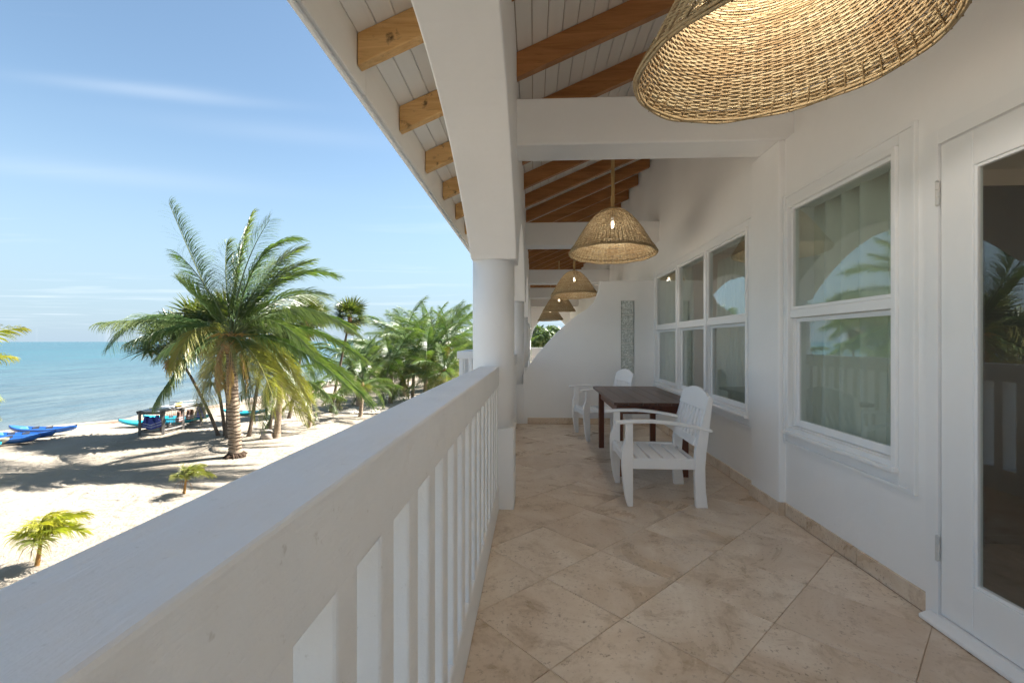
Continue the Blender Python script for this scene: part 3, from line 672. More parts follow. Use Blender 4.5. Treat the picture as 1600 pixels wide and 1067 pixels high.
# ------------------------------------------------------------------ woven cane pendant lamps
rnd = random.Random(3)
PROF = [(.518, 0), (.512, .02), (.470, .090), (.415, .185), (.355, .285), (.290, .380), (.225, .455), (.155, .515), (.085, .548), (.022, .560)]
PL = [0]
for (a, b), (c, d) in zip(PROF, PROF[1:]): PL.append(PL[-1] + math.hypot(c - a, d - b))
def prof_at(s):
    for k in range(len(PL) - 1):
        if s <= PL[k + 1]:
            t = (s - PL[k]) / (PL[k + 1] - PL[k]); (a, b), (c, d) = PROF[k], PROF[k + 1]; L = PL[k + 1] - PL[k]
            return a + (c - a) * t, b + (d - b) * t, (d - b) / L, -(c - a) / L
    return PROF[-1][0], PROF[-1][1], 0, 1
def shade_mesh():
    mb = MB(); mb.t = []; rows = 92
    def out(tone):
        while len(mb.t) < len(mb.v): mb.t.append(tone)
    for r_ in range(rows):
        s0 = .012 + (PL[-1] - .014) * r_ / rows; R0 = prof_at(s0)[0]
        ns = 64 if R0 > .30 else (40 if R0 > .16 else (22 if R0 > .08 else 10)); sub = 3; n = ns * sub; tone = rnd.uniform(.25, .95); ph = r_ % 2; sh = rnd.uniform(0, 6)
        base = len(mb.v); hw = .0046; hd = .0018
        for i in range(n):
            g = 2 * math.pi * i / n; s = s0 + .0055 * noise.noise((math.cos(g) * 1.5, math.sin(g) * 1.5, r_ * .35 + sh * .1))
            r, z, nr, nz_ = prof_at(max(.001, min(PL[-1] - .002, s)))
            off = .0042 * math.cos(math.pi * (i / sub + ph)) * (1 + .25 * noise.noise((g * 5, r_, 0)))
            tr, tz = -nz_, nr
            for (a, b) in ((-hw, 0), (0, hd), (hw, 0), (0, -hd)):
                rr = r + nr * (off + b) + tr * a; mb.v.append((rr * math.cos(g), rr * math.sin(g), z + nz_ * (off + b) + tz * a))
                mb.t.append(min(1, max(0, tone + .45 * noise.noise((g * 2.5 + sh, r_ * .6, 1)))))
        for i in range(n):
            for j in range(4): a = base + i * 4 + j; b = base + i * 4 + (j + 1) % 4; c = base + ((i + 1) % n) * 4 + (j + 1) % 4; d = base + ((i + 1) % n) * 4 + j; mb.f.append((a, b, c, d))
    for k in range(64):
        g = 2 * math.pi * k / 64; ps = []
        for q_ in range(13):
            r, z, nr, nz_ = prof_at(.004 + (PL[-1] * (.62 if k % 2 else .985)) * q_ / 12); gg = g + .012 * noise.noise((k, q_ * .4, 0)); ps.append((r * math.cos(gg), r * math.sin(gg), z))
        mb.tube(ps, .0026, 4); out(rnd.uniform(.05, .45))
    return mb
shade = shade_mesh().mesh('shade', 'cane', True)
mb = MB(); mb.t = []
for kk, (dr, dz) in enumerate(((0, 0), (.007, .009), (-.007, .008))):
    mb.tube([((.517 + dr + .002 * math.sin(7 * a_)) * math.cos(a_), (.517 + dr) * math.sin(a_), dz + .003 * math.sin(a_ * 11 + kk)) for a_ in [2 * math.pi * k / 90 for k in range(91)]], .0065, 5, False)
mb.t += [.55] * (len(mb.v) - len(mb.t))
for k in range(44):        # crossed lashing over the rim
    for d in (-1, 1):
        a_ = 2 * math.pi * k / 44; ps = []
        for q_ in range(7):
            w = q_ / 6; s = .085 * (1 - w) ; aa = a_ + d * .036 * (1 - w); r, z, nr, nz_ = prof_at(max(.002, s)); o_ = .008 if d > 0 else -.008; ps.append(((r + o_ * nr) * math.cos(aa), (r + o_ * nr) * math.sin(aa), z + o_ * nz_ - (.006 if q_ == 6 else 0)))
        mb.tube(ps, .0028, 4)
mb.t += [.2] * (len(mb.v) - len(mb.t))
rim = mb.mesh('rim', 'cane', True)
mb = MB(); mb.lathe([(.002, 0), (.014, .004), (.026, .022), (.030, .042), (.026, .06), (.016, .078), (.014, .09)], 16); bulb = mb.mesh('bulb', 'bulb_glow', True)
mb = MB().lathe([(.020, .085), (.021, .15), (.012, .158)], 14); sock = mb.mesh('socket', 'socket', True)
lamps = [(.925, 1.775, 1.055, (3, -2.5), 'large woven cane pendant lamp closest to the camera at top right'), (.952, 5.56, 1.055, (0, 3.2), 'woven cane pendant lamp hanging on bamboo above the table'), (.90, 10.2, 1.02, (2, 3), 'woven cane pendant lamp just beyond the partition, third in line'),
         (.80, 14.5, .95, (-2, 2), 'fourth woven cane pendant lamp, partly hidden by the third'), (.68, 18.6, .86, (2, -2), 'smallest and farthest woven cane pendant lamp by the curved wall')]
for k, (x, y, zr_, (tx, ty), lab) in enumerate(lamps):
    z = 1.33 + zr_; t = thing('pendant_lamp', lab, 'lamp', (x, y, z), 0, 'woven cane pendant lamps')
    sh = link('shade', shade, t); sh.rotation_euler = (R(tx), R(ty), k * 1.3); rm = link('rim', rim, sh)
    top = zb(x) - z + .005
    mb = MB(); ps = []; rr = []
    nseg = 24
    for q_ in range(nseg + 1):
        w = q_ / nseg; ps.append((.006 * math.sin(w * 5), .004 * math.cos(w * 4), .53 + (top - .53) * w)); rr.append(.0215 + (.0035 if q_ % 6 == 3 else 0))
    mb.tube(ps, rr, 14).build('bamboo_rod', 'bamboo', t, smooth=True)
    s_ = link('socket', sock, t); s_.location.z = .315; b_ = link('bulb', bulb, t); b_.location.z = .315; b_.scale = (.75, .75, 1)
    MB().tube([(0, 0, .46), (0, 0, .56)], .004, 6).build('cord', 'cable', t)
    if k < 5:
        pl = bpy.data.lights.new('bulb_light', 'POINT'); pl.energy = (1.5, 1.3, .9, .6, .4)[k]; pl.color = (1, .92, .82); pl.shadow_soft_size = .07
        po = bpy.data.objects.new('bulb_light', pl); COL.objects.link(po); po.parent = t; po.location = (0, 0, .27)

# ------------------------------------------------------------------ chairs and table
def chair(label, loc, rz):
    t = thing('armchair', label, 'chair', loc, rz, 'white slatted armchairs')
    Wd = .66; hw = Wd / 2; cp = 'chair_paint'
    fl = [(.0, 0), (-.042, 0), (-.060, .06), (-.078, .18), (-.090, .32), (-.092, .42), (-.086, .47), (-.066, .515), (-.058, .55), (-.058, .676), (0, .676)]
    blg = [(.590, 0), (.498, 0), (.490, .12), (.486, .30), (.490, .45), (.525, .63), (.592, .875), (.598, .89), (.622, .89), (.628, .875), (.604, .66), (.578, .45), (.568, .32), (.572, .15)]
    for s in (-1, 1):
        a, b = sorted((s * hw, s * (hw - .05))); MB().prism(fl, 'y', a, b).build('front_leg', cp, t, bevel=.006)
        MB().prism(blg, 'y', a, b).build('back_leg', cp, t, bevel=.006)
        a, b = sorted((s * (hw - .004), s * (hw - .034))); MB().box(.0, .488, a, b, .305, .388).build('side_rail', cp, t, bevel=.004)
        arm = [(-.135, .684), (0, .696), (.15, .698), (.32, .684), (.48, .658), (.62, .628)]
        poly = [(x, z) for x, z in arm] + [(x, z - .024) for x, z in reversed(arm)]
        a, b = sorted((s * (hw + .012), s * (hw - .066))); MB().prism(poly, 'y', a, b).build('arm', cp, t, bevel=.008)
    MB().prism([(-hw + .05, .30), (-.2, .325), (0, .33), (.2, .325), (hw - .05, .30), (hw - .05, .408), (-hw + .05, .408)], 'x', -.066, -.036).build('front_rail', cp, t, bevel=.004)
    MB().box(.500, .530, -hw + .05, hw - .05, .30, .36).build('rear_rail', cp, t, bevel=.004)
    for k in range(5):
        x0 = -.075 + k * .112; z = .400 - .006 * k
        MB().prism([(x0, z), (x0 + .095, z - .006), (x0 + .095, z - .026), (x0, z - .020)], 'y', -hw + (.051 if k == 0 else .006), hw - (.051 if k == 0 else .006)).build('seat_slat', cp, t, bevel=.005)
    ax = lambda s: (.478 + .152 * s / .55, .40 + s)            # along the reclined back
    def back(mb_, name, th=.024):
        vs = []
        for (y, s, d) in mb_.v: bx_, bz_ = ax(s); vs.append((bx_ - .022 + d, y, bz_ - d * .27))
        mb_.v = vs; mb_.build(name, cp, t, bevel=.005)
    crest = [(-hw - .002, .375), (-hw - .002, .470)] + [(-hw + (2 * hw) * k / 14, .476 + .068 * math.sin(math.pi * k / 14) ** .8) for k in range(1, 14)] + [(hw + .002, .470), (hw + .002, .375)]
    mb = MB().prism([(a, b) for a, b in crest], 'z', 0, .026); back(mb, 'crest_rail')
    back(MB().prism([(-hw + .05, .09), (hw - .05, .09), (hw - .05, .155), (-hw + .05, .155)], 'z', .002, .026), 'lower_back_rail')
    for k in range(7):
        y = -hw + .090 + k * (Wd - .18) / 6; back(MB().prism([(y - .0265, .150), (y + .0265, .150), (y + .0265, .380), (y - .0265, .380)], 'z', .004, .021), 'back_slat')
    return t
c1 = chair('white slatted wooden armchair nearest the camera, in front of the table', (.805, 4.035, 0), R(-1))
c2 = copy_tree(c1); c2.location = (.70, 6.42, 0); c2.rotation_euler = (0, 0, R(9)); c2['label'] = 'white slatted wooden armchair beyond the table by the partition wall'
tb = thing('dining_table', 'dark reddish brown wooden table between the two white armchairs', 'table', (1.165, 5.16, 0))
npk = 6; tw, tl = .80, 1.62
for k in range(npk):
    a = -tw / 2 + tw * k / npk + .0012; b = -tw / 2 + tw * (k + 1) / npk - .0012; c = .035
    poly = [(a, -tl / 2), (b, -tl / 2), (b, tl / 2), (a, tl / 2)]
    if k == 0: poly = [(a + c, -tl / 2), (b, -tl / 2), (b, tl / 2), (a + c, tl / 2), (a, tl / 2 - c), (a, -tl / 2 + c)]
    if k == npk - 1: poly = [(a, -tl / 2), (b - c, -tl / 2), (b, -tl / 2 + c), (b, tl / 2 - c), (b - c, tl / 2), (a, tl / 2)]
    MB().prism(poly, 'z', .722 + random.uniform(-.0006, .0006), .75 + random.uniform(-.0008, .0008)).build('table_plank', 'table_wood', tb, bevel=.003)
for sx_ in (-1, 1):
    for sy in (-1, 1): MB().box(sx_ * .318 - .031, sx_ * .318 + .031, sy * .60 - .031, sy * .60 + .031, 0, .721).build('leg', 'table_leg_wood', tb, bevel=.004)
    MB().box(sx_ * .318 - .012, sx_ * .318 + .012, -.569, .569, .615, .7205).build('apron', 'table_leg_wood', tb, bevel=.003); MB().box(-.287, .287, sx_ * .60 - .012, sx_ * .60 + .012, .615, .7205).build('apron', 'table_leg_wood', tb, bevel=.003)

# ------------------------------------------------------------------ palms
def frond_geo(pts, rr, nleaf, llen, droop, wind=(0, 0, 0), thick=.022, rise=.55, width=.030, gap=.10, tone=.3, one_side=0, roll=0, force=None):
    """rachis along pts (local space) with two rows of narrow leaflets"""
    mb = MB(); mb.t = []; n = len(pts)
    mb.tube(pts, [thick * (1 - .85 * k / (n - 1)) for k in range(n)], 5); mb.t = [1.0] * len(mb.v)
    P = [Vector(p) for p in pts]; W_ = Vector(wind)
    acc = [0]
    for a, b in zip(P, P[1:]): acc.append(acc[-1] + (b - a).length)
    L = acc[-1]
    for i in range(nleaf):
        s = L * (gap + (1 - gap) * (i + .5) / nleaf); k = 0
        while k < n - 2 and acc[k + 1] < s: k += 1
        t = (s - acc[k]) / max(1e-6, acc[k + 1] - acc[k]); p = P[k].lerp(P[k + 1], t); tan = (P[k + 1] - P[k]).normalized()
        side = tan.cross(Vector((0, 0, 1)))
        side = side.normalized() if side.length > .15 else Vector((1, 0, 0)).cross(tan).normalized()
        if roll: side = Matrix.Rotation(roll, 3, tan) @ side
        if force: side = (Vector(force) - tan * Vector(force).dot(tan)).normalized()
        up = side.cross(tan).normalized(); u_ = s / L
        ln = llen * (.35 + .65 * math.sin(math.pi * min(1, .12 + .86 * u_)) ** .8) * rr.uniform(.85, 1.1)
        for sd in (-1, 1):
            if one_side and sd != one_side and rr.random() < .75: continue
            if rr.random() < .09: continue
            d = (side * sd * (1 - .35 * u_) + tan * (.40 + .7 * u_) + up * rise * (1 - .4 * u_) + Vector((rr.uniform(-.2, .2), rr.uniform(-.2, .2), rr.uniform(-.22, .15)))).normalized()
            wv = tan.cross(d); wv = (wv if wv.length > .05 else up).normalized(); q = p.copy(); base = len(mb.v); w = width * (.6 + .4 * math.sin(math.pi * u_)); tn = tone + rr.uniform(-.25, .25) + .25 * u_
            nsg = 4; dj = droop * rr.uniform(.6, 1.6)
            for g in range(nsg + 1):
                ww = w * (.55, 1, .9, .6, .05)[g] * .5
                mb.v += [tuple(q - wv * ww), tuple(q + wv * ww)]; mb.t += [tn + .1 * g] * 2
                d = (d + Vector((0, 0, -1)) * dj * (.25 + .28 * g) + W_ * (.22 + .12 * g)).normalized(); q = q + d * (ln / nsg)
                wv = (wv - d * wv.dot(d)).normalized()
            for g in range(nsg): a = base + 2 * g; mb.f.append((a, a + 1, a + 3, a + 2))
    return mb
WIND = (.55, -.05, .05)
def trunk_mesh(base, top, bend, r0, r1, n, rings, rr, foot=1.5):
    pts = []; rad = []
    c = (Vector(base) + Vector(top)) / 2 + Vector(bend)
    for k in range(n + 1):
        t = k / n; p = Vector(base) * (1 - t) ** 2 + c * 2 * t * (1 - t) + Vector(top) * t * t; r = r0 + (r1 - r0) * t
        if t < .12: r *= 1 + (foot - 1) * (1 - t / .12) ** 2
        r *= 1 + (.055 if k % 2 else -.03) * rings + rr.uniform(-.02, .02); pts.append(p); rad.append(r)
    return MB().tube(pts, rad, 14)
def variants(seed, kind):
    rr = random.Random(seed); out = []
    for k in range(6):
        L = 1.0; dr = (.25, .45, .65, .35, .55, .8)[k]; pts = []
        a = R(12 + 8 * (k % 3)); p = Vector((0, 0, 0)); N = 12
        for i in range(N + 1):
            pts.append(p.copy()); p = p + Vector((math.cos(a), .03 * math.sin(i * .5 + k), math.sin(a))) * (L / N); a -= dr * 1.9 / N * (.4 + 1.2 * i / N)
        out.append(pts)
    return out
VP = variants(1, 0)
_fc = {}
def frond_variant(k, mat, L, nleaf, ll, droop, tone, one=0):
    key = (k, mat, round(L, 1), nleaf, droop)
    if key not in _fc:
        rr = random.Random(hash((k, nleaf)) & 1023); pts = [q * L for q in VP[k]]
        _fc[key] = frond_geo(pts, rr, nleaf, ll, droop, (0, 0, 0), .008 * L + .004, .5, (.026 if L < 2.6 else .034), .12, tone).mesh('frond', mat)
    return _fc[key]
def coconut(label, base, top, L, nfr, seed, r0=.16, r1=.10, mat='leaf_green', ymat='leaf_yellow', nleaf=84, elev=(78, -35), group='coconut palms on the beach', bend=(0, 0, 0), stemless=False, rings=1, fibre=True):
    rr = random.Random(seed); b = Vector(base); t = thing('coconut_palm', label, 'palm tree', base, 0, group); tp = Vector(top) - b
    mb = trunk_mesh((0, 0, -.08), tp, bend, r0, r1, 34, rings, rr); mb.build('trunk', 'palm_bark' if not stemless else 'fibre', t, smooth=True)
    if fibre: MB().lathe([(r1 * 1.0, -.25), (r1 * 1.5, -.05), (r1 * 1.35, .12), (r1 * .5, .25)], 12).build('crown_base', 'fibre', t, smooth=True).location = tp
    for i in range(nfr):
        u_ = i / max(1, nfr - 1); el = elev[0] + (elev[1] - elev[0]) * u_ ** .9 + rr.uniform(-9, 9); az = i * 137.5 + rr.uniform(-18, 18); k = rr.randrange(6); ln = L * rr.uniform(.82, 1.08) * (1 if u_ > .15 else .85)
        me = frond_variant(k, ymat if (u_ > .72 and rr.random() < .55) else mat, L, nleaf, L * .25, .6, .3)
        o = link('frond', me, t); o.location = tp + Vector((0, 0, rr.uniform(-.05, .1))); s = ln / L
        rot = Matrix.Rotation(R(az), 4, 'Z') @ Matrix.Rotation(R(-el + 18), 4, 'Y') @ Matrix.Rotation(R(rr.uniform(-50, 50)), 4, 'X')
        o.rotation_euler = rot.to_euler(); o.scale = (s, s, s)
    return t

# the big palm, frond by frond (control point, tip) around its crown
BASE = Vector((-11.204, 16.635, GZ)); CR = Vector((-11.405, 16.674, 1.42))
rr = random.Random(11)
mp_ = thing('coconut_palm', 'tall coconut palm with thick ringed trunk in the middle of the beach', 'palm tree', tuple(BASE), 0, 'coconut palms on the beach')
trunk_mesh((0, 0, -.1), CR - BASE, (-.10, 0, .0), .225, .172, 60, .35, rr, 1.3).build('trunk', 'palm_bark', mp_, smooth=True)
for k in range(30):
    t_ = .04 + .93 * k / 30; p = (CR - BASE) * t_ + Vector((-.10 * 2 * t_ * (1 - t_), 0, 0)); r = (.225 - .053 * t_) * 1.012
    if t_ < .12: r *= 1 + .25 * (1 - t_ / .12) ** 2
    tl_ = rr.uniform(-.04, .04)
    MB().tube([(p.x + r * math.cos(a_), p.y + r * math.sin(a_), p.z + tl_ * math.cos(a_ + k) + .012 * math.sin(3 * a_ + k)) for a_ in [2 * math.pi * j / 22 for j in range(23)]], .017, 5, False).build('ring_scar', 'ring_scar', mp_, smooth=True)
mb = MB()
for k in range(70):
    a_ = rr.uniform(0, 6.283); r = rr.uniform(.24, .36); mb.tube([(r * .8 * math.cos(a_), r * .8 * math.sin(a_), .13), (r * math.cos(a_ + .1), r * math.sin(a_ + .1), .07), (r * 1.35 * math.cos(a_ + .15), r * 1.35 * math.sin(a_ + .15), -.02)], [.03, .028, .015], 5)
mb.build('root_mass', 'root_mass', mp_, smooth=True)
mb = MB().lathe([(.19, -.55), (.25, -.3), (.30, -.05), (.22, .16), (.08, .30)], 16); mb.build('crown_base', 'fibre', mp_, smooth=True).location = CR - BASE
FR = [((-12.541, 16.62, 3.592), (-13.773, 16.561, 6.543)), ((-11.164, 16.686, 4.56), (-10.632, 16.711, 6.132)), ((-10.494, 16.417, 5.335), (-8.582, 16.209, 5.031)), ((-12.085, 17.142, 4.156), (-12.254, 17.62, 5.259)),
      ((-9.659, 17.008, 4.606), (-7.708, 17.352, 3.857)), ((-10.188, 17.483, 3.564), (-8.459, 18.317, 3.211)), ((-9.126, 16.283, 3.526), (-6.281, 15.918, 1.592)), ((-8.906, 16.543, 2.653), (-6.288, 16.418, .708)),
      ((-9.022, 15.887, 1.983), (-6.252, 15.119, -.219)), ((-8.256, 16.224, 1.762), (-5.709, 15.745, -.842)), ((-9.462, 15.265, 1.186), (-8.02, 13.833, -.797)), ((-13.145, 16.591, 2.382), (-16.383, 16.436, 2.019)),
      ((-14.895, 17.008, 3.284), (-16.978, 17.409, 1.036)), ((-12.078, 15.541, 2.587), (-11.911, 14.462, .418)), ((-13.324, 17.484, 3.074), (-14.788, 18.315, 3.829)), ((-12.745, 17.411, 1.165), (-13.443, 18.179, -1.486)),
      ((-9.816, 15.649, 1.07), (-7.46, 14.66, -1.233)), ((-11.286, 17.781, 3.994), (-10.575, 18.916, 5.027)), ((-10.731, 17.958, 2.978), (-9.244, 19.28, 2.258)), ((-13.142, 17.592, 2.188), (-15.887, 18.462, .614)),
      ((-10.9, 16.3, 4.2), (-9.5, 16.0, 5.75)), ((-10.2, 16.9, 3.9), (-8.6, 17.2, 4.4)), ((-12.0, 15.9, 2.4), (-13.9, 15.0, 1.3)), ((-10.4, 16.0, 1.3), (-9.6, 15.3, -1.2))]
FR += [((-11.6, 15.6, 2.0), (-12.6, 14.6, -.7)), ((-11.1, 15.5, 1.9), (-10.9, 14.3, -.95)), ((-10.3, 15.8, 1.9), (-9.3, 14.6, -.8)), ((-10.0, 16.6, 2.2), (-8.3, 16.4, -.75)), ((-9.6, 17.2, 3.2), (-7.0, 17.5, 1.9)), ((-10.6, 17.4, 4.4), (-9.3, 17.9, 5.1)), ((-9.8, 16.0, 3.0), (-7.6, 15.3, 1.0)),
       ((-11.0, 17.4, 2.2), (-10.2, 18.6, -.3)), ((-12.1, 16.4, 3.6), (-13.1, 16.1, 4.6))]
YEL = {13, 10, 16, 15, 23, 25, 27}
for i, (c, tip) in enumerate(FR):
    pts = [p - BASE for p in bez(CR + Vector((rr.uniform(-.1, .1), rr.uniform(-.1, .1), rr.uniform(-.05, .12))), c, tip, 16)]
    L = sum((b - a).length for a, b in zip(pts, pts[1:]))
    hang = .62 if tip[2] < 2.5 else .30
    mb = frond_geo(pts, rr, int(30 + L * 30), 1.12 if i not in (0,) else 1.05, hang, (WIND[0] * (1.5 if i == 0 else .9), WIND[1], WIND[2]), .038, .30, .024, .16, .62 if i in YEL else rr.uniform(.1, .55), 1 if i == 0 else 0, rr.choice((-1, 1)) * rr.uniform(.4, .95) if tip[2] > 3 else rr.uniform(-.3, .3), (1, 0, -.15) if i == 0 else None)
    mb.build('frond', 'leaf_yellow' if i in YEL else 'leaf_green', mp_)
for k in range(7):
    a_ = k * .9 + .3; o = MB().lathe([(.01, -.17), (.09, -.12), (.125, 0), (.10, .11), (.02, .16)], 12).build('coconut', 'coconut_husk', mp_, smooth=True); o.location = CR - BASE + Vector((.33 * math.cos(a_), .33 * math.sin(a_), -.12 - .08 * (k % 2)))
for k in range(16):       # dry sheaths hanging round the top of the trunk
    a_ = k * .393 * 2.6 + .2; d = Vector((math.cos(a_), math.sin(a_), 0)); p0 = CR - BASE + Vector((0, 0, -.15 - .12 * (k % 3)))
    pts = bez(p0 + d * .12, p0 + d * .55 + Vector((0, 0, .05)), p0 + d * (.42 + .12 * (k % 2)) + Vector((0, 0, -.95 - .3 * (k % 4))), 8); frond_geo(pts, rr, 16, .5, 1.0, (0.08, 0, 0), .035, .1, .028, .25, .5).build('dry_sheath', 'leaf_dry', mp_)
for k in range(7):        # orange flower stalks
    a_ = k * .9 + 4.0; d = Vector((math.cos(a_), math.sin(a_), 0)); p0 = CR - BASE + Vector((0, 0, .0)); pts = bez(p0 + d * .1, p0 + d * .4 + Vector((0, 0, .35)), p0 + d * .75 + Vector((0, 0, .05)), 8)
    frond_geo(pts, rr, 14, .32, .5, (0, 0, 0), .022, .3, .02, .3, .9).build('flower_stalk', 'flower_orange', mp_)

coconut('young coconut palm with three drooping fronds beside the stone, right of the tall palm', (-11.553, 19.927, GZ), (-11.35, 20.0, -.05), 2.9, 17, 21, .15, .11, elev=(75, -40), rings=.5)
coconut('short coconut palm with thin trunk standing alone on lit sand', (-11.339, 22.545, GZ), (-11.33, 22.6, -1.35), 2.1, 13, 22, .10, .07, elev=(80, -25), rings=.5)
coconut('small coconut palm beside the stepping stone path', (-9.975, 25.754, GZ), (-9.85, 25.8, -1.25), 2.5, 14, 23, .12, .09, elev=(80, -20), rings=.5)
coconut('bright green coconut palm standing behind the stepping stones, left of the column', (-10.20, 35.144, GZ), (-10.25, 35.2, .75), 5.0, 22, 24, .24, .19, mat='leaf_green', elev=(88, -30))
t5 = coconut('coconut palm with one long upright frond close to the column', (-8.30, 37.5, GZ), (-8.2, 37.6, 1.2), 4.9, 20, 25, .2, .15, elev=(80, -35))
coconut('coconut palm partly hidden by the round column', (-6.35, 33.0, GZ), (-6.3, 33.0, 1.0), 4.3, 20, 26, .2, .15, elev=(84, -30))
coconut('dense coconut palm low behind the railing', (-9.3, 44.0, GZ), (-9.3, 44.0, -.2), 3.8, 16, 27, .2, .15)
coconut('distant coconut palm beyond the short palms', (-14.2, 38.5, GZ), (-14.2, 38.5, -.6), 3.0, 14, 28, .15, .1)
coconut('far coconut palm by the water beyond the stepping stones', (-17.5, 46.0, GZ), (-17.3, 46.0, -.3), 3.2, 14, 29, .15, .1)
coconut('coconut palm at the left edge with only its frond tips in view', (-18.95, 12.6, GZ), (-18.8, 12.7, .25), 2.9, 15, 31, .14, .1, mat='leaf_young', elev=(60, -30))
coconut('coconut palm seen through the gap beside the curved partition', (-1.2, 36.0, GZ), (-.9, 36, -.3), 3.2, 14, 33, .15, .1)
coconut('coconut palm rising behind the railing end near the column', (-5.2, 46.0, GZ), (-5.2, 46.0, .6), 4.0, 16, 34, .2, .15)
coconut('leafy coconut palm filling the space between the bright palm and the column', (-8.9, 33.0, GZ), (-8.8, 33.0, -.9), 3.2, 18, 36, .14, .1)
coconut('broad coconut palm low beside the round column', (-6.0, 30.0, GZ), (-5.9, 30.0, -.7), 3.2, 18, 37, .15, .11)
coconut('full coconut palm between the short palms and the bright green palm', (-9.9, 31.0, GZ), (-9.8, 31.0, -.25), 3.6, 20, 71, .15, .11)
coconut('dark green coconut palm standing close behind the stepping stones', (-7.6, 31.5, GZ), (-7.5, 31.5, .1), 4.0, 20, 72, .17, .12)
coconut('leafy coconut palm right behind the small palm beside the stepping stones', (-11.6, 29.5, GZ), (-11.5, 29.5, -.55), 3.3, 18, 73, .14, .1)
coconut('coconut palm whose crown shows between the fan palm and the column', (-9.4, 41.0, GZ), (-9.3, 41.0, 1.5), 4.8, 20, 74, .2, .15)
# two seedlings in the foreground
def seedling(label, base, L, n, seed, mat, lean):
    rr = random.Random(seed); t = thing('palm_seedling', label, 'young palm', base, 0, 'young palms in the foreground sand'); b = Vector(base)
    h = L * .42
    trunk_mesh((0, 0, -.05), (lean * .12, 0, h), (0, 0, 0), .045, .022, 10, .3, rr, 1.5).build('trunk', 'coconut_husk', t, smooth=True)
    for i in range(n):
        az = R(i * 137.5 + seed * 20); el = R(82 - 48 * i / n); p0 = Vector((lean * .12, 0, h * .9)); d = Vector((math.cos(az) * math.cos(el) + lean * .25, math.sin(az) * math.cos(el), math.sin(el))); l = L * rr.uniform(.55, .8)
        pts = bez(p0, p0 + d * l * .6, p0 + d * l * .85 + Vector((lean * .30 * l, 0, -.22 * l * (1 + i / n))), 10)
        frond_geo(pts, rr, 34, L * .34, .5, (.5, 0, .05), .010, .35, .019, .2, rr.uniform(.1, .5)).build('frond', mat if i < n - 2 else 'leaf_yellow', t)
    for i in range(5):
        az = R(i * 72 + 10); d = Vector((math.cos(az), math.sin(az), 0)); p0 = Vector((0, 0, h * .8)); MB().tube(bez(p0, p0 + d * .18 + Vector((0, 0, .1)), p0 + d * .25 + Vector((0, 0, -.28)), 6), [.008, .007, .006, .005, .004, .002], 4).build('dry_stalk', 'leaf_dry', t)
    return t
seedling('bright green palm seedling at the lower left just above the handrail', (-9.55, 8.30, GZ), 1.25, 13, 4, 'leaf_young', .8)
seedling('yellowish palm seedling in the shade in front of the tall palm', (-9.92, 12.449, GZ), 1.05, 8, 7, 'leaf_yellow', .6)

# fan palms: thin leaning stems
rr = random.Random(5)
def fan_leaf(mat, L=.62, droop=.5, seed=0):
    r = random.Random(seed); mb = MB(); mb.t = []; mb.tube([(0, 0, 0), (.28, 0, .03), (.55, 0, 0)], [.014, .011, .008], 4); mb.t = [.9] * len(mb.v); n = 24
    for k in range(n):
        a_ = R(-118 + 236 * k / (n - 1)) + r.uniform(-.03, .03); d = Vector((math.cos(a_), math.sin(a_), .12 * math.cos(k * math.pi) + .1)); p = Vector((.55, 0, 0)); ln = L * (1 - .22 * abs(a_) / 2) * r.uniform(.85, 1.1); w = Vector((-math.sin(a_), math.cos(a_), 0)); base = len(mb.v); tn = r.uniform(.1, .6)
        for g in range(4):
            ww = (.012, .028, .020, .002)[g]; mb.v += [tuple(p - w * ww), tuple(p + w * ww)]; mb.t += [tn + .12 * g] * 2; p = p + d.normalized() * ln / 3; d = d.normalized() + Vector((0, 0, -droop * (.2 + .25 * g)))
        for g in range(3): a = base + 2 * g; mb.f.append((a, a + 1, a + 3, a + 2))
    return mb.mesh('fan_leaf', mat)
FANS = [fan_leaf('leaf_fan', .66, .45, k) for k in range(3)] + [fan_leaf('leaf_fan', .6, .9, 9)]; DRY = [fan_leaf('leaf_dry', .55, 1.2, k + 20) for k in range(2)]
def fan_palm(label, base, top, bend, n, scale, seed, r0=.075, dry=8, group='thin stemmed fan palms behind the tall palm'):
    rr = random.Random(seed); b = Vector(base); tp = Vector(top) - b; t = thing('fan_palm', label, 'palm tree', base, 0, group)
    trunk_mesh((0, 0, -.1), tp, bend, r0, r0 * .7, 22, .4, rr, 1.4).build('trunk', 'thin_bark', t, smooth=True)
    MB().lathe([(r0 * .7, -.35), (r0 * 1.6, -.1), (r0 * 1.3, .1), (.02, .22)], 10).build('crown_base', 'fibre', t, smooth=True).location = tp
    for i in range(n + dry):
        d_ = i >= n; u_ = (i + .5) / n if not d_ else 0; el = (82 - 112 * u_ ** .9 + rr.uniform(-10, 10)) if not d_ else rr.uniform(-80, -58); az = i * 137.5 + rr.uniform(-15, 15)
        o = link('fan_leaf', rr.choice(FANS) if not d_ else rr.choice(DRY), t); o.location = tp + Vector((0, 0, .02 if not d_ else -.1)); s = scale * rr.uniform(.85, 1.12) * (1 if not d_ else .75); o.scale = (s, s, s)
        o.rotation_euler = (Matrix.Rotation(R(az), 4, 'Z') @ Matrix.Rotation(R(-el), 4, 'Y') @ Matrix.Rotation(R(rr.uniform(-30, 30)), 4, 'X')).to_euler()
    return t
fan_palm('fan palm with thin stem curving far left over the kayak rack', (-14.525, 20.344, GZ), (-16.9, 20.6, 1.05), (.55, 0, -.5), 34, 1.62, 1)
fan_palm('fan palm leaning left, second stem of the clump behind the tall palm', (-14.133, 20.22, GZ), (-15.6, 20.9, 1.75), (.30, 0, -.3), 34, 1.62, 2)
